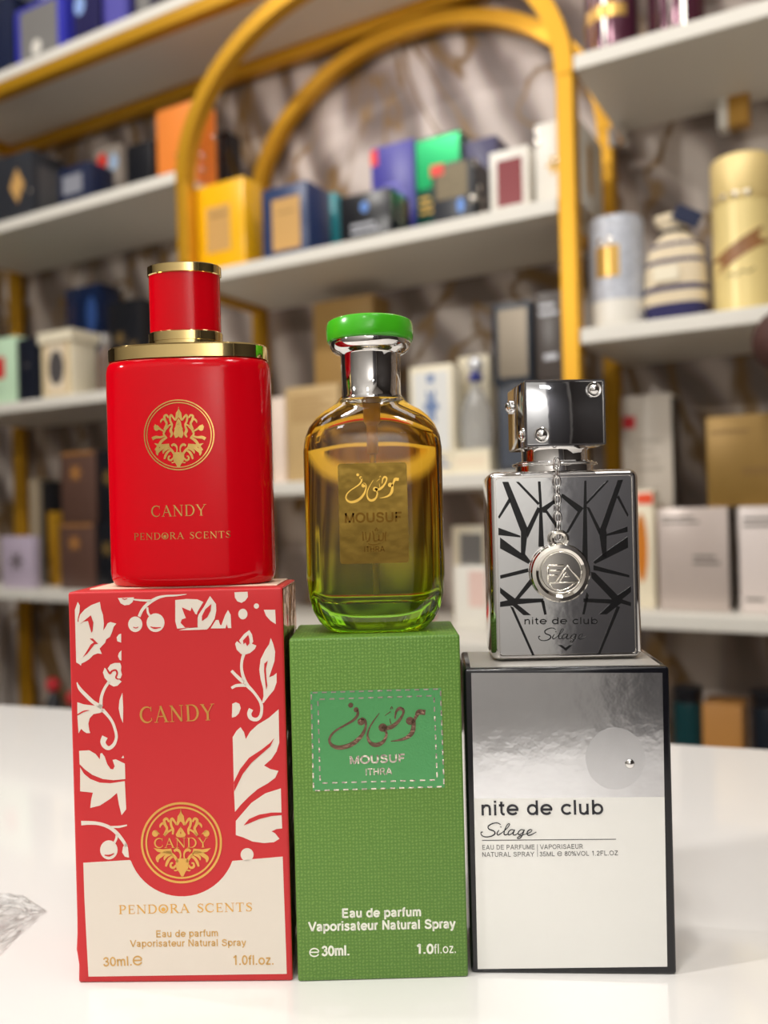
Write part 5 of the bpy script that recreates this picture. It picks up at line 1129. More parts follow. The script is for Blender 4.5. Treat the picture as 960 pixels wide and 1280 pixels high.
carton('D6', 'lower black box stacked between the brown boxes and the red bottle', black, SH['D'], **b2)
carton('D6b', 'upper black box stacked between the brown boxes and the red bottle', black, SH['D'], **b2)
carton('D3', 'pale beige box standing at the back of the low shelf', C('beige_card', 168, 152, 128), SH['D'], depth=.04)
carton('D2', 'slim black box at the back next to the gold one', black, SH['D'], depth=.04)
carton('RT', 'tall grey white box with a red tag and tan print', C('grey_white_card', 214, 204, 190), SH['R'], depth=.045, panels=[('tag', .03, .28, .84, .90, red_d), ('print', .08, .9, .36, .56, C('tan_print', 150, 116, 74, .5, mottle=.7, bscale=180), 'lines', 3), ('print', .3, .8, .62, .80, C('faint_print', 186, 176, 162), 'lines', 4)], side=[('print', .05, .95, .02, .98, C('dark_side', 66, 58, 54))])  # right face coloured darker than the front
carton('RC', 'cream box with an amber picture and an orange red lid strip', cream_c, SH['R'], depth=.03, panels=[('picture_panel', .15, .7, .22, .80, amber_p, 'oval'), ('tag', .25, .98, .88, .97, C('orange_red', 240, 84, 44), 'rect', .0007)])
carton('RG', 'silver pinkish box with small grey lettering on the low shelf', C('silver_pink_card', 196, 182, 174, .3, .15), SH['R'], panels=[('print', .06, .6, .84, .94, text_d, 'lines', 2), ('print', .5, .88, .44, .56, text_d, 'lines', 2)], side=[('print', .02, .98, .02, .98, C('dark_side', 66, 58, 54))], depth=.06)  # side face in a darker colour than the front
carton('RW', 'white box with small grey lettering beside the silver pinkish box', pinkw, SH['R'], panels=[('print', .1, .8, .80, .92, text_d, 'lines', 2), ('print', .12, .5, .1, .16, text_d, 'lines', 1)], depth=.06)
carton('RB', 'gold brown box resting across the silver and white boxes', C('gold_brown_card', 144, 112, 52, .4, .3), SH['R'], depth=.06, panels=[('print', .06, .6, .80, .86, C('brown_print', 124, 92, 44), 'lines', 1), ('print', .5, .95, .34, .44, C('brown_print', 124, 92, 44), 'lines', 2)])
carton('E2', 'tan box between dark jars low behind the counter', C('tan_card', 190, 134, 70), 'goods on the lowest shelf', depth=.05)

o = link('flat_case', box_bm((0, 0, .005), (.11, .055, .010), .0015, 2), red_d); o.location = W(-.555, .060, -.0196); o.rotation_euler = (0, 0, ROT)
tag(o, 'flat red case on the lowest arch shelf behind the amber bottle', 'case'); link('base_strip', box_bm((0, 0, .0012), (.1104, .0554, .0020), .0003, 1), cream_c, o)
# rounded goods
def at(o, u, v, z): o.location = W(u, v, z + .0004); o.rotation_euler = (0, 0, ROT); return o
o = at(link('fragrance_tin', lathe([(.029, 0), (.0303, .0015), (.0303, .120), (.029, .1245), (.024, .126), (0.0005, .1265)]), C('blue_white_tin', 186, 190, 200, .3, mottle=.5, bscale=190), auto=.6), -.2435, .051, .319)
tag(o, 'round tin with blue and white pattern and a gold label', 'tin')
link('base_band', lathe([(.0307, .001), (.0309, .002), (.0309, .031), (.0307, .032)]), white_c, o, auto=.6)
lb = bmesh.new(); cyl = lambda R: (lambda s, t: -math.sqrt(max(1e-9, R * R - s * s)))
put_art(lb, [('R', [(-16 + k * 2.2, 74) for k in range(13)], [34] * 13)], .0003, cyl(.0304)); link('label_panel', lb, goldp, o)
for k in range(2): a = -.35 + .36 * k; q = dome(o, 'glint_catcher', .0304 * sin(a), -.0304 * cos(a), .097, r=.0036, Rc=.006); q.rotation_euler = (pi / 2, 0, a)

bm = bmesh.new(); add_loft(bm, [(.0, .0285, .021, 2.6), (.004, .0315, .0235, 2.8), (.03, .0325, .0245, 2.6), (.06, .0315, .0235, 2.5), (.083, .028, .020, 2.3), (.093, .020, .014, 2), (.099, .013, .010, 2), (.104, .0125, .010, 2), (.112, .020, .014, 2), (.119, .022, .015, 2), (.1195, .016, .010, 2)], 64)
for v in bm.verts:
    a = math.atan2(v.co.y, v.co.x); k = 1 + (.035 * sin(9 * a) if v.co.z > .08 else .012 * sin(7 * a + 60 * v.co.z)); v.co.x *= k; v.co.y *= k
def stripes():
    m = bpy.data.materials.new('striped_canvas'); m.use_nodes = True; nt = m.node_tree; b = nt.nodes['Principled BSDF']; N = nt.nodes.new
    tc = N('ShaderNodeTexCoord'); sp = N('ShaderNodeSeparateXYZ'); nt.links.new(tc.outputs['Object'], sp.inputs[0])
    r = N('ShaderNodeValToRGB'); r.color_ramp.interpolation = 'CONSTANT'; mu = N('ShaderNodeMath'); mu.operation = 'DIVIDE'; mu.inputs[1].default_value = .12
    nt.links.new(sp.outputs[2], mu.inputs[0]); nt.links.new(mu.outputs[0], r.inputs[0])
    nv, cr = (*srgb(48, 46, 92), 1), (*srgb(222, 206, 176), 1)
    cr_ = r.color_ramp; cr_.elements[0].color = nv; cr_.elements[0].position = 0; cr_.elements[1].position = .17; cr_.elements[1].color = cr
    for p, c in ((.28, nv), (.33, cr), (.53, nv), (.57, cr), (.68, nv), (.72, cr)):
        e = cr_.elements.new(p); e.color = c
    nt.links.new(r.outputs[0], b.inputs['Base Color']); b.inputs['Roughness'].default_value = .9; return m
o = at(link('drawstring_pouch', bm, stripes(), smooth=True), -.180, .052, .319); tag(o, 'cream and navy striped drawstring pouch between the tins', 'pouch')
bm = bmesh.new(); tube(bm, [(.0135 * cos(t), .0115 * sin(t), .1015) for t in [2 * pi * k / 24 for k in range(24)]], .0016, 8, closed=True); link('drawstring', bm, C('navy_cord', 34, 36, 66, .8), o)
bm = box_bm((0, 0, 0), (.030, .0016, .017), .0006, 1, rot=Matrix.Rotation(math.radians(32), 3, 'Y')); t_ = link('fabric_tag', bm, C('navy_cloth', 30, 38, 66, .8), o); t_.location = (.016, -.016, .112)
bm = bmesh.new(); put_poly(bm, [(-18, 44), (8, 44), (8, 60), (-18, 60)], .0005); t_ = link('label_panel', bm, cream_c, o); t_.location = (0, -.0262, 0)
o = at(link('fragrance_tin', lathe([(.0285, 0), (.030, .002), (.030, .118), (.0285, .119)]), C('pale_gold_tin', 236, 214, 146, .35, .1), auto=.6), -.1125, .060, .319)
tag(o, 'tall pale gold tin with a brown diagonal band and textured lid', 'tin')
bm = lathe([(.0298, .119), (.0303, .120), (.0303, .164), (.029, .1665), (.0005, .167)], 72)
for v in bm.verts:
    if abs(math.hypot(v.co.x, v.co.y) - .0303) < .0004: k = 1 + .012 * (round(math.atan2(v.co.y, v.co.x) / (2 * pi) * 72) % 2); v.co.x *= k; v.co.y *= k
link('lid', bm, C('gold_lid', 240, 214, 146, .3, .15, bump=.001, bscale=500), o, auto=.8)
for k in range(4): a = -.95 + .42 * k; q = dome(o, 'glint_catcher', .0302 * sin(a), -.0302 * cos(a), .1235, r=.0036, Rc=.006); q.rotation_euler = (pi / 2, 0, a)
bm = bmesh.new(); put_art(bm, [('R', [(-26 + 2.6 * k, 52 + 1.5 * k) for k in range(21)], [16] * 21)], .0003, cyl(.0302)); link('band', bm, C('brown_band', 150, 104, 64, .4, mottle=.4, bscale=220), o)
bm = bmesh.new(); put_art(bm, [('R', [(-14, 40), (-8, 43), (-4, 39), (2, 44), (8, 42), (14, 46)], 1.4)], .0003, cyl(.0302)); link('print', bm, C('dim_gold', 110, 88, 50), o)
burg = C('burgundy_can', 84, 40, 58, .18, .35)
for i, (uu, lab) in enumerate([(-.2405, 'burgundy can with gold foil above the gold arch post'), (-.1715, 'plum burgundy can second from the gold arch post')]):
    o = at(link('fragrance_can', lathe([(.027, 0), (.029, .002), (.029, .12), (.027, .123), (.0005, .124)], 32), burg, auto=.6), uu, .045, .617); tag(o, lab, 'can', 'burgundy cans on the upper shelf')
    for k in range(2 + i):
        bm = bmesh.new(); put_art(bm, [('R', [(-14 + 13 * k, 2), (-14 + 13 * k, 60), (-14 + 13 * k, 118)], 3.2)], .0003, cyl(.0292)); link('foil_highlight_stripe', bm, foil_hi, o)  # vertical highlights on the can put in as bright stripes
    if i == 0:
        bm = bmesh.new(); put_art(bm, [('R', [(-24 + 3 * k, 46) for k in range(16)], [14] * 16)], .0005, cyl(.0292)); link('foil_highlight_band', bm, goldp, o)  # gold highlight near the top drawn in as a band
o = at(link('mounted_box', box_bm((0, 0, .0175), (.034, .022, .035), .002, 2), C('gold_box_small', 196, 150, 70, .3, .5)), -.128, .155, .565 - .0); o.location = W(-.13, .168, .5652); tag(o, 'small gold and white box fixed under the upper shelf behind the tall gold tin', 'box'); link('cover', box_bm((-.012, -.0005, .0175), (.012, .0235, .036), .002, 2), white_c, o)
dark_teal = C('dark_teal_jar', 20, 58, 62, .15); dark_jar = C('dark_jar', 26, 32, 40, .15)
for uu, m_, r_, h_, lab in [(-.179, dark_teal, .0155, .190, 'dark teal jar with black lid low behind the counter'), (-.097, dark_jar, .0185, .192, 'blue black jar with black lid low behind the counter')]:
    o = at(link('jar', lathe([(r_ * .9, 0), (r_, .004), (r_, h_), (r_ * .9, h_ + .004)], 32), m_, auto=.6), uu, .055, -.283); tag(o, lab, 'jar', 'goods on the lowest shelf')
    link('lid', lathe([(r_ * .95, h_ + .002), (r_ * 1.02, h_ + .005), (r_ * 1.02, h_ + .017), (r_ * .9, h_ + .0185), (.0004, h_ + .0185)], 32), black, o, auto=.6)
for uu, v_, h_, lab in [(-1.287, .12, .098, 'grey bottle with a round red cap low at the edge of the red box'), (-1.222, .11, .082, 'short grey bottle with a round red cap close to the red box')]:
    o = at(link('spray_bottle', lathe([(.013, 0), (.0145, .002), (.0145, h_ * .8), (.008, h_ * .92), (.006, h_)], 24), charcoal, auto=.6), uu, v_, -.283); tag(o, lab, 'bottle', 'bottles on the lowest shelf')
    link('cap', lathe([(.0005, h_ - .002), (.009, h_ + .001), (.013, h_ + .009), (.013, h_ + .014), (.009, h_ + .022), (.0005, h_ + .025)], 24), red_d, o, smooth=True)
clear = mat('crystal', (.94, .96, 1.0), .03, **{'Transmission Weight': .85, 'IOR': 1.45})
pl = at(link('plinth', box_bm((0, 0, .015), (.050, .044, .030), .001, 2), cream_c), -.419, .052, .167); tag(pl, 'low cream plinth under the crystal bottle', 'plinth'); link('print', box_bm((0, -.0221, .015), (.04, .0004, .012)), C('cream_inner', 232, 216, 190), pl)
o = at(link('crystal_bottle', lathe([(.014, 0), (.0185, .003), (.0195, .018), (.0195, .040), (.0175, .055), (.010, .070), (.0065, .078), (.0065, .084)], 12), clear), -.419, .052, .1972); tag(o, 'faceted clear crystal bottle with a blue collar and ball stopper', 'bottle')
link('collar', lathe([(.0085, .084), (.009, .085), (.009, .092), (.0085, .093)], 20), C('cobalt_collar', 40, 48, 130, .2), o, auto=.6)
link('stopper', lathe([(.004, .093), (.007, .095), (.0100, .101), (.0100, .106), (.007, .112), (.0005, .115)], 14), mat('crystal_ball', (.95, .96, 1), .02, .6), o, smooth=True)
o = at(link('spray_bottle', lathe([(.013, 0), (.016, .002), (.016, .060), (.009, .070), (.007, .076)], 24), mat('brown_glass', srgb(150, 126, 112), .06, **{'Transmission Weight': .5}), auto=.6), -1.049, .045, .319); tag(o, 'small brownish glass bottle between the cream oval box and the red bottle', 'bottle')
link('cap', lathe([(.0085, .076), (.009, .077), (.009, .095), (.0005, .0965)], 24), silver_c, o, auto=.6)
# brown pompom hanging at the edge
o = at(link('hanging_ornament', loft([(-.0305 * cos(pi * k / 20) + 0, max(.0004, .0305 * sin(pi * k / 20)) * (1 + .02 * (k % 2)), max(.0004, .0305 * sin(pi * k / 20)), 2) for k in range(21)], 40), C('brown_ball', 74, 44, 38, .7, mottle=.35, bscale=120), smooth=True), -.0655, -.035, .2755); tag(o, 'dark brown ball hanging before the shelf at the edge of the picture', 'ornament')
link('cord', lathe([(.0008, .030), (.0008, .3318)], 8), C('navy_cord', 34, 36, 66, .8), o)
link('hook', box_bm((0, .0166, .3325), (.003, .0360, .003), .0006, 1), gold_metal, o)
# crumpled plastic wrap
def chain(pts, n):
    L = [0]
    for p, q in zip(pts, pts[1:]): L.append(L[-1] + math.dist(p, q))
    o = []
    for k in range(n):
        t = L[-1] * k / (n - 1); i = max(q for q in range(len(pts) - 1) if L[q] <= t + 1e-9); f = (t - L[i]) / (L[i + 1] - L[i])
        o.append((pts[i][0] + (pts[i + 1][0] - pts[i][0]) * f, pts[i][1] + (pts[i + 1][1] - pts[i][1]) * f))
    return o
far = chain([(-.20, .300), (-.1342, .2914), (-.1259, .2897), (-.1129, .2775)], 22)
near = chain([(-.20, .232), (-.130, .236), (-.1158, .2502), (-.1147, .2644), (-.1129, .2775)], 22)
bm = bmesh.new(); vv = {}; m_ = 15
for i in range(22):
    for j in range(m_):
        t = j / (m_ - 1); e = 1 - (2 * t - 1) ** 2; k = min(1, (21 - i) / 5)
        z = .0004 + e * k * (.0028 + .0020 * sin(1.9 * i + 2.3 * j) + .0016 * sin(.7 * i - 2.9 * j + 1) + .0010 * random.random())
        vv[i, j] = bm.verts.new((near[i][0] + (far[i][0] - near[i][0]) * t, near[i][1] + (far[i][1] - near[i][1]) * t, max(.0003, z)))
for i in range(21):
    for j in range(m_ - 1):
        a, b_, c, d = vv[i, j], vv[i + 1, j], vv[i + 1, j + 1], vv[i, j + 1]
        if (i * 3 + j) % 2: bm.faces.new((a, b_, c)); bm.faces.new((a, c, d))
        else: bm.faces.new((a, b_, d)); bm.faces.new((b_, c, d))
def film():
    m = bpy.data.materials.new('plastic_film'); m.use_nodes = True; nt = m.node_tree; N = nt.nodes.new; L = nt.links.new
    out = nt.nodes['Material Output']; nt.nodes.remove(nt.nodes['Principled BSDF'])
    t = N('ShaderNodeBsdfTransparent'); t.inputs[0].default_value = (.975, .975, .975, 1); g_ = N('ShaderNodeBsdfGlossy'); g_.inputs['Roughness'].default_value = .16
    fr = N('ShaderNodeFresnel'); fr.inputs[0].default_value = 1.22; mx = N('ShaderNodeMixShader'); L(fr.outputs[0], mx.inputs[0]); L(t.outputs[0], mx.inputs[1]); L(g_.outputs[0], mx.inputs[2]); L(mx.outputs[0], out.inputs[0]); return m
o = link('plastic_wrapper', bm, film()); tag(o, 'crumpled clear plastic wrapper on the white counter beside the red box', 'wrapper')

# ------------------------------------------------------------------ the red box
def base(name, label, cat, x, y, z, rz): return empty(name, label, cat, (x, y, z), rz)
rb = base('perfume_box', 'red perfume box with cream floral print and gold medallion under the red bottle', 'box', -.0577, .2337, 0, -.0317)
RW_, RD_, RH_ = .0592, .026, .1074
bm = bmesh.new(); add_box(bm, (0, RD_ / 2, RH_ / 2), (RW_, RD_, RH_), .0007, 3)
foil_side = mat('gold_foil_side', srgb(196, 150, 110), .12, 1.0, bump=.002, bscale=60)
bmesh.ops.subdivide_edges(bm, edges=[e for e in bm.edges if e.calc_length() > .02], cuts=24, use_grid_fill=True)
for v in bm.verts:   # crumpled lower corner
    k = max(0, 1 - abs(v.co.z - .0075) / .007) * max(0, 1 - (v.co.x + RW_ / 2) / .005) * max(0, 1 - v.co.y / .010)
    v.co.x += .0007 * k * sin(1800 * v.co.z); v.co.y -= .0001 * k
bm.normal_update()
for f in bm.faces:
    if f.normal.x > .9: f.material_index = 1
    elif f.normal.z > .9: f.material_index = 2
link('carton', bm, [red_box_m, foil_side, red_box_m], rb, auto=.6)
bm = box_bm((.001, RD_ / 2 + .002, RH_ + .0002), (RW_ - .0065, RD_ - .006, .0004), .0001, 1); link('top_flap', bm, C('cream_flap', 240, 214, 190, .4), rb)
bm = bmesh.new(); put_art(bm, ART['floral'], .00006); link('floral_print', bm, [cream_print, red_box_m], rb)
bm = bmesh.new(); put_art(bm, ART['rb_medal'], .0001); link('medallion', bm, gold_foil, rb)
for it in ART['rb_text_serif']:
    bm = bmesh.new(); put_serif(bm, it, .00012, fat=1.0 if len(it[1]) < 7 else 1.1); link('lettering', bm, gold_foil, rb)
for it in ART['rb_text']:
    bm = bmesh.new(); put_text(bm, it, .00014, bold=.15); link('lettering', bm, mat('ochre_print', srgb(206, 164, 96), .35, .3), rb)
# ------------------------------------------------------------------ the red bottle
red_lac = mat('red_lacquer', srgb(206, 1, 20), .07, 0, **{'Specular IOR Level': .3})
rt = base('perfume_bottle', 'glossy red perfume bottle with gold collar and red cap on the red box', 'bottle', -.0554, .2480, .1078, -.03)
A_, B_, E_ = .0236, .0118, 2.5
link('glass_body', loft([(0.0, .0215, .0098, E_), (.0006, .0226, .0109, E_), (.0022, .0234, .0116, E_), (.004, A_, B_, E_), (.0605, A_, B_, E_), (.0625, .0233, .0115, E_), (.0636, .0226, .0108, E_), (.0638, .0200, .0086, E_)], 96), red_lac, rt, auto=.7)
link('collar', loft([(.0636, .0212, .0096, E_), (.0638, .0229, .0112, E_), (.0673, .0229, .0112, E_), (.0678, .0225, .0108, E_), (.0679, .018, .008, E_)], 96), gold_mirror, rt, auto=.5)
CX = .0006
def capl(secs): return loft([(z, a, b, 2.2) for z, a, b in secs], 64, cx=-CX)
link('neck', capl([(.0678, .0104, .0070), (.0695, .0104, .0070)]), gold_mirror, rt, auto=.5)
cp = link('cap', capl([(.0694, .0098, .0062), (.0696, .0102, .0066), (.0905, .0102, .0066), (.0908, .0098, .0062)]), red_lac, rt, auto=.5)
link('ring', capl([(.0692, .0098, .0062), (.0693, .0104, .0068), (.0696, .0106, .0070), (.0720, .0106, .0070), (.0723, .0103, .0067)]), gold_mirror, cp, auto=.5)
link('ring', capl([(.0886, .0103, .0067), (.0888, .0106, .0070), (.0911, .0106, .0070), (.0914, .0102, .0066), (.0914, .008, .005)]), gold_mirror, cp, auto=.5)
wrapR = lambda s, t: -B_ * max(0, 1 - (abs(s) / A_) ** E_) ** (1 / E_)
bm = bmesh.new(); put_art(bm, ART['bot_medal'], .00008, wrapR); link('emblem', bm, gold_dark, rt)
for it in ART['bot_text']:
    bm = bmesh.new(); put_serif(bm, it, .00008, wrapR, fat=.95); link('lettering', bm, gold_dark, rt)

# ------------------------------------------------------------------ the green box
def canvas():
    m = bpy.data.materials.new('green_canvas_card'); m.use_nodes = True; nt = m.node_tree; b = nt.nodes['Principled BSDF']; N = nt.nodes.new; L = nt.links.new
    tc = N('ShaderNodeTexCoord'); outs = []
    for ax in ('X', 'Z'):
        wv = N('ShaderNodeTexWave'); wv.wave_type = 'BANDS'; wv.bands_direction = ax; wv.inputs['Scale'].default_value = 330; wv.inputs['Distortion'].default_value = 3.0 if ax == 'X' else 5.0; wv.inputs['Detail'].default_value = 2; wv.inputs['Detail Scale'].default_value = 2
        L(tc.outputs['Object'], wv.inputs['Vector']); outs.append(wv.outputs['Fac'])
    mu = N('ShaderNodeMath'); mu.operation = 'MULTIPLY'; L(outs[0], mu.inputs[0]); L(outs[1], mu.inputs[1])
    r = N('ShaderNodeMix'); r.data_type = 'RGBA'; r.inputs[6].default_value = (*srgb(88, 130, 46), 1); r.inputs[7].default_value = (*srgb(118, 158, 70), 1); L(mu.outputs[0], r.inputs[0]); L(r.outputs[2], b.inputs['Base Color'])
    bp = N('ShaderNodeBump'); bp.inputs['Distance'].default_value = .0002; bp.inputs['Strength'].default_value = .35; L(mu.outputs[0], bp.inputs['Height']); L(bp.outputs[0], b.inputs['Normal'])
    b.inputs['Roughness'].default_value = .5; return m
gb = base('perfume_box', 'green canvas textured perfume box with a foil label under the amber bottle', 'box', -.0035, .2324, 0, .0052)
GW, GD, GH = .0464, .0284, .0934
link('carton', box_bm((0, GD / 2, GH / 2), (GW, GD, GH), .0007, 3), canvas(), gb, auto=.6)
bm = bmesh.new(); put_art(bm, ART['gb_label'], .00006); link('label_panel', bm, mat('green_label_foil', srgb(84, 158, 96), .35, .35, bump=.0002, bscale=1500), gb)
bm = bmesh.new(); put_art(bm, ART['gb_dash'], .00014); link('stitched_border', bm, silver_print, gb)
bm = bmesh.new(); put_art(bm, ART['gb_cal'], .00016); link('calligraphy', bm, copper_print, gb)
for it in ART['gb_text']:
    bm = bmesh.new(); put_text(bm, it, .00016, bold=.20 if it[1] == 'MOUSUF' else .16); link('lettering', bm, silver_print, gb)
for it in ART['gb_text_white']:
    bm = bmesh.new(); put_text(bm, it, .00008, bold=.20 if it[1] not in ('\u212e', 'fl.oz.') else .12); link('lettering', bm, white_print, gb)

# ------------------------------------------------------------------ the amber and green bottle
def bottle_glass():
    m = bpy.data.materials.new('green_based_glass'); m.use_nodes = True; nt = m.node_tree; b = nt.nodes['Principled BSDF']; N = nt.nodes.new; L = nt.links.new
    tc = N('ShaderNodeTexCoord'); sp = N('ShaderNodeSeparateXYZ'); L(tc.outputs['Object'], sp.inputs[0])
    mr = N('ShaderNodeMapRange'); mr.inputs['From Min'].default_value = 0; mr.inputs['From Max'].default_value = .067; L(sp.outputs[2], mr.inputs['Value'])
    r = N('ShaderNodeValToRGB'); cr = r.color_ramp; cr.elements[0].position = 0; cr.elements[0].color = (.24, .74, .01, 1); cr.elements[1].position = .965; cr.elements[1].color = (1, 1, 1, 1)
    
    for p_c, c_c in ((.16, (.36, .76, .03, 1)), (.36, (.74, .84, .22, 1)), (.60, (.97, .74, .20, 1)), (.93, (1.0, .76, .22, 1))):
        e = cr.elements.new(p_c); e.color = c_c
    L(mr.outputs[0], r.inputs[0]); L(r.outputs[0], b.inputs['Base Color'])
    b.inputs['Transmission Weight'].default_value = 1; b.inputs['Roughness'].default_value = 0; b.inputs['IOR'].default_value = 1.5; return m
mb = base('perfume_bottle', 'amber perfume bottle with green glass base, gold label and green lid on the green box', 'bottle', -.0028, .2485, .0935, .0)
HX, HY = .01975, .0122
def gl(o, zs=0.0):
    s = []
    s += [(z, max(.001, hx - o), max(.001, hy - o), e) for z, hx, hy, e in [(.0, .0132, .0094, 3.4), (.0007, .0145, .0104, 3.6), (.003, .01655, .0114, 4), (.006, .0181, .01185, 4.4), (.010, .0192, .0121, 4.6), (.0157, HX, HY, 4.8), (.030, HX, HY, 4.8), (.0515, HX, HY, 4.6), (.055, .0193, .0120, 4.4), (.0582, .0181, .0113, 3.8), (.0608, .0163, .0104, 3.2), (.0628, .0141, .0094, 2.7), (.0642, .0118, .0088, 2.3), (.0655, .0101, .0085, 2.1), (.0668, .0093, .0084, 2.05)]]
    return s
link('glass_body', loft(gl(0), 128), bottle_glass(), mb, smooth=True)
li = [(z, hx - .0024, hy - .0022, e) for z, hx, hy, e in gl(0) if .004 < z < .0640]
li[0] = (.0082, .0120, .0078, 4); li.insert(1, (.0090, .0146, .0090, 4.2))
li = [q for i, q in enumerate(li) if i < 2 or q[0] > .012]; li.insert(2, (.0112, .0164, .0098, 4.4))
li.append((.0641, .0088, .0060, 2.2))
def liquid():
    m = bpy.data.materials.new('amber_liquid'); m.use_nodes = True; nt = m.node_tree; b = nt.nodes['Principled BSDF']
    b.inputs['Base Color'].default_value = (.98, .72, .20, 1); b.inputs['Transmission Weight'].default_value = 1; b.inputs['Roughness'].default_value = 0; b.inputs['IOR'].default_value = .95; return m
link('liquid', loft(li, 96), liquid(), mb, auto=.9)
link('dip_tube', lathe([(.0008, .0100), (.0009, .0105), (.0009, .066)], 12), mat('dip_tube_plastic', srgb(206, 180, 80), .3, **{'Transmission Weight': .4}), mb, smooth=True)
link('pump', lathe([(.0008, .050), (.0016, .0505), (.0016, .0575), (.0024, .0585), (.0024, .0660)], 16), mat('pump_plastic', srgb(226, 190, 110), .3, **{'Transmission Weight': .4}), mb, auto=.6)
nk = link('neck', lathe([(.0080, .0655), (.0090, .0660), (.0090, .0668), (.0086, .0674), (.0086, .0788), (.0089, .0793), (.0099, .0796), (.0110, .0804), (.01165, .0816), (.0118, .0825), (.0114, .0832), (.0095, .0834), (.0095, .0838)], 64), chrome, mb, auto=.9)
link('lid', lathe([(.0090, .0828), (.0122, .0829), (.01250, .0834), (.01262, .0850), (.01258, .0872), (.0122, .0884), (.0114, .0889), (.0108, .0887), (.0005, .0887)], 64), mat('green_plastic_lid', srgb(70, 186, 30), .22, **{'Coat Weight': .3}), mb, auto=.7)
bm = bmesh.new()
def rrect(x0, x1, z0, z1, r, n=5):
    o = []
    for cx_, cz_, a in ((x1 - r, z1 - r, 0), (x0 + r, z1 - r, 90), (x0 + r, z0 + r, 180), (x1 - r, z0 + r, 270)):
        o += [(cx_ + r * cos(math.radians(a + 90 * k / n)), cz_ + r * sin(math.radians(a + 90 * k / n))) for k in range(n + 1)]
    return o
put_poly(bm, rrect(-9.6, 9.35, 19.6, 47.2, .8), .0005)
put_art(bm, [('R', rrect(-9.45, 9.2, 19.75, 47.05, .7) + [(9.2, 46.35)], .35)], .00062)
lp = link('label_plate', bm, mat('gold_label_metal', srgb(138, 112, 52), .10, 1.0, bump=.0010, bscale=75), mb); lp.location = (0, -HY + .00008, 0)
for nm, k in (('calligraphy', 'lb_cal'), ('calligraphy', 'lb_cal2')):
    bm = bmesh.new(); put_art(bm, ART[k], .00025); q = link(nm, bm, mat('bright_gold', srgb(246, 200, 96), .16, 1.0) if k == 'lb_cal' else mat('label_relief', srgb(120, 88, 36), .25, 1.0), lp); q.location = (0, -.0005, 0)
for it in ART['lb_text']:
    bm = bmesh.new(); put_text(bm, it, .0002, bold=.19); q = link('lettering', bm, mat('label_relief', srgb(120, 88, 36), .25, 1.0), lp); q.location = (0, -.0005, 0)

# ------------------------------------------------------------------ the silver and black box
sb = base('perfume_box', 'black edged box with silver and pearl front under the silver bottle', 'box', .0483, .2327, 0, -.0647)
SW, SD, SHH = .0554, .029, .0835
link('carton', box_bm((0, SD / 2, SHH / 2), (SW, SD, SHH), .0009, 3), black_gloss, sb, auto=.6)
bm = box_bm((.0, SD / 2, SHH + .00008), (SW - .004, SD - .004, .0002), .0, 1); link('top_panel', bm, mat('grey_foil_top', srgb(186, 182, 176), .4, .4), sb)
pan = ART['sx_panel']
foil = mat('silver_card_foil', srgb(206, 206, 208), .14, 1.0, bump=.00012, bscale=160)
bm = bmesh.new(); put_poly(bm, pan[0][1], .00008); fp = link('foil_panel', bm, foil, sb)
bm = bmesh.new(); put_poly(bm, pan[1][1], .00014); link('pearl_panel', bm, mat('pearl_card', srgb(228, 227, 222), .22, .25, **{'Specular IOR Level': .6}), sb)
bm = bmesh.new(); put_poly(bm, pan[2][1], .00014); link('disc_print', bm, mat('frosted_disc', srgb(204, 204, 206), .24, .96), sb)
bm = bmesh.new()
rings = []
cx_, cz_ = [sum(p[i] for p in pan[3][1]) / 24 * MM for i in (0, 1)]
for k in range(7):
    a = pi / 2 * k / 6; rings.append([bm.verts.new((cx_ + .0013 * cos(a) * cos(t), -.00014 - .0008 * sin(a), cz_ + .0013 * cos(a) * sin(t))) for t in [2 * pi * j / 20 for j in range(20)]] if k < 6 else [bm.verts.new((cx_, -.00094, cz_))])
for a, b in zip(rings, rings[1:]):
    for j in range(20):
        bm.faces.new((a[j], a[(j + 1) % 20], b[(j + 1) % 20], b[j]) if len(b) > 1 else (a[j], a[(j + 1) % 20], b[0]))
link('crystal_stud', bm, chrome, sb, smooth=True)
dark_ink = mat('embossed_black_ink', srgb(44, 44, 50), .25, .3)
for it in ART['sx_text']:
    bm = bmesh.new(); put_text(bm, it, .0003, bold=.14); link('lettering', bm, dark_ink, sb)
bm = bmesh.new(); put_art(bm, ART['sx_script'], .0003); link('script_lettering', bm, dark_ink, sb)
for it in ART['sx_small']:
    bm = bmesh.new(); put_text(bm, it, .0002, bold=.12); link('lettering', bm, grey_print, sb)
bm = bmesh.new(); put_art(bm, ART['sx_line'], .0002); link('rule', bm, grey_print, sb)

# ------------------------------------------------------------------ the silver bottle
st = base('perfume_bottle', 'silver mirror perfume bottle with black shards and a hanging round pendant', 'bottle', .0510, .2425, .0837, -.03)
BW, BD, BH = .0428, .0175, .0540
bm = box_bm((0, BD / 2, BH / 2), (BW, BD, BH), .0026, 5); link('body', bm, chrome, st, auto=.7)
panel_m = mat('mirror_panel', srgb(228, 229, 230), .07, 1.0, bump=.00006, bscale=120)
bm = bmesh.new(); put_poly(bm, rrect(-18.9, 19.0, 1.9, 52.0, .8), .00012); link('front_panel', bm, panel_m, st)
bm = bmesh.new(); put_art(bm, [('R', rrect(-19.4, 19.5, 1.4, 52.4, 1.0) + [(19.5, 51.4)], .5)], .0003); link('rim', bm, chrome, st)
bm = bmesh.new(); put_art(bm, ART['sb_shards'], .0002); link('shard_print', bm, black_print, st)
for it in ART['sb_text']:
    bm = bmesh.new(); put_text(bm, it, .0002, bold=.125); link('lettering', bm, black_print, st)
bm = bmesh.new(); put_art(bm, ART['sb_script'], .0002); link('script_lettering', bm, black_print, st)
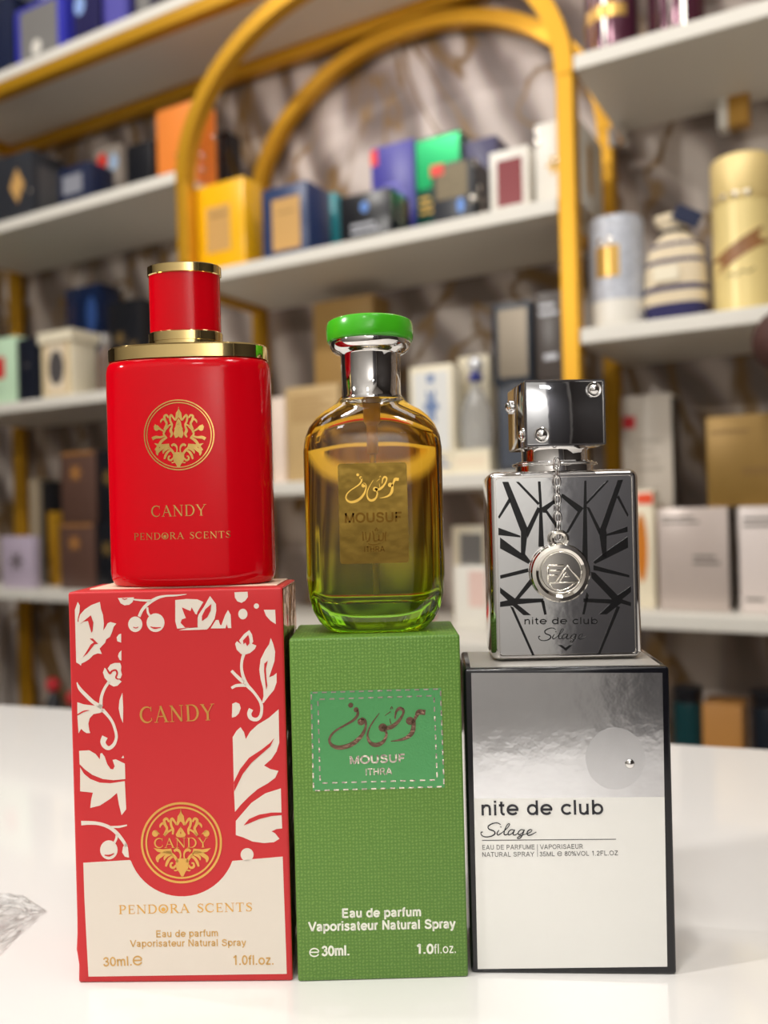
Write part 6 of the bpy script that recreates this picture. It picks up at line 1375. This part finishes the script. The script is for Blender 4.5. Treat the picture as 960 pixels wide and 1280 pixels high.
link('collar', loft([(.0538, .0108, .0082, 2), (.0540, .0113, .0084, 2), (.0566, .0113, .0084, 2), (.0569, .0109, .0082, 2), (.0569, .0095, .0075, 2), (.0600, .0095, .0075, 2), (.0606, .0100, .0078, 2), (.0608, .0098, .0076, 2)], 48, cx=-.0008, cy=BD / 2 + .0005), chrome, st, auto=.6)
CW, CD, CH = .0226, .0240, .0186
cap = link('cap', box_bm((0, 0, CH / 2), (CW, CD, CH), .0005, 2), mat('cap_mirror', srgb(200, 202, 206), .05, 1.0, bump=.00006, bscale=140), st, auto=.7)
cap.location = (-.0006, BD / 2 - .0014 + .0015, .0606); cap.rotation_euler = (0, 0, .085)
bm = bmesh.new(); fr_ = [(-11.1, .35), (11.1, .35), (11.1, 18.25), (-11.1, 18.25), (-11.1, .35)]
for a, b in zip(fr_, fr_[1:]): put_ribbon(bm, [a, b], [.45, .45], .00025)
q = link('edge_frame', bm, chrome, cap); q.location = (0, -CD / 2, 0)
def stud(x, z, side=False):
    bm = lathe([(.00215, 0), (.00215, .0004), (.0019, .0006), (.0015, .0005), (.0014, .0008), (.0009, .0013), (.0001, .0015)], 24)
    q = link('stud', bm, chrome, cap, auto=.7); q.rotation_euler = (pi / 2, 0, 0) if not side else (0, -pi / 2, 0); q.location = (x, -CD / 2, z) if not side else (-CW / 2, x, z)
stud(-.0068, .0032); stud(.0083, .0156); stud(.0085, .0135, True); stud(-.0085, .0035, True)
# chain and pendant
pdx, pdz = -.0019, .0251
bm = bmesh.new(); nl = 9; z0c, z1c = pdz + .0105, .0558
for k in range(nl):
    zc = z0c + (z1c - z0c) * k / (nl - 1); ry = k % 2
    pts = []
    for t in [2 * pi * j / 14 for j in range(14)]:
        a, b = .0008 * cos(t), .00155 * sin(t)
        pts.append((pdx + .0001 * (k - nl / 2) * .0 + (a * .55 if ry else a), -.0016 + (a * .85 if ry else a * .35), zc + b))
    tube(bm, pts, .0003, 6, closed=True, up=Vector((.3, 1, .2)))
pts = [(-.0008 + (.0113 + .0008) * 1.0 * cos(t), BD / 2 + .0005 + (.0084 + .0008) * sin(t), .0560) for t in [2 * pi * j / 40 for j in range(40)]]
tube(bm, pts, .0004, 6, closed=True)
link('chain', bm, chrome, st, smooth=True)
bm = bmesh.new(); R = .0083
prof = [(.0004, .0), (R - .0006, 0), (R, .0006), (R, .0018), (R - .0004, .0023), (R - .0014, .0024), (R - .0022, .0019), (.0062, .0017), (.0004, .0017)]
rr = []
for r, d in prof: rr.append([bm.verts.new((r * cos(t), -d, r * sin(t))) for t in [2 * pi * j / 56 for j in range(56)]])
for a, b in zip(rr, rr[1:]):
    for j in range(56): bm.faces.new((a[j], b[j], b[(j + 1) % 56], a[(j + 1) % 56]))
bm.faces.new(rr[0]); bm.faces.new(list(reversed(rr[-1])))
bmesh.ops.recalc_face_normals(bm, faces=bm.faces)
tube(bm, [(.0021 * cos(t), -.0012, R + .0012 + .0019 * sin(t)) for t in [2 * pi * j / 24 for j in range(24)]], .0007, 8, closed=True, up=Vector((0, 1, 0)))
pn = link('pendant', bm, mat('pendant_silver', srgb(226, 222, 214), .08, 1.0), st, auto=.6); pn.location = (pdx, -.0008, pdz)
bm = bmesh.new()
for it in ART['pen']: tube(bm, [(p[0] * MM, 0, p[1] * MM) for p in it[1]], [w_ * .5 * MM for w_ in it[2]], 8, up=Vector((0, 1, 0)))
em = link('emblem', bm, mat('pendant_relief', srgb(240, 236, 226), .12, 1.0), pn, smooth=True); em.location = (-pdx - .0019, -.0017, -pdz)
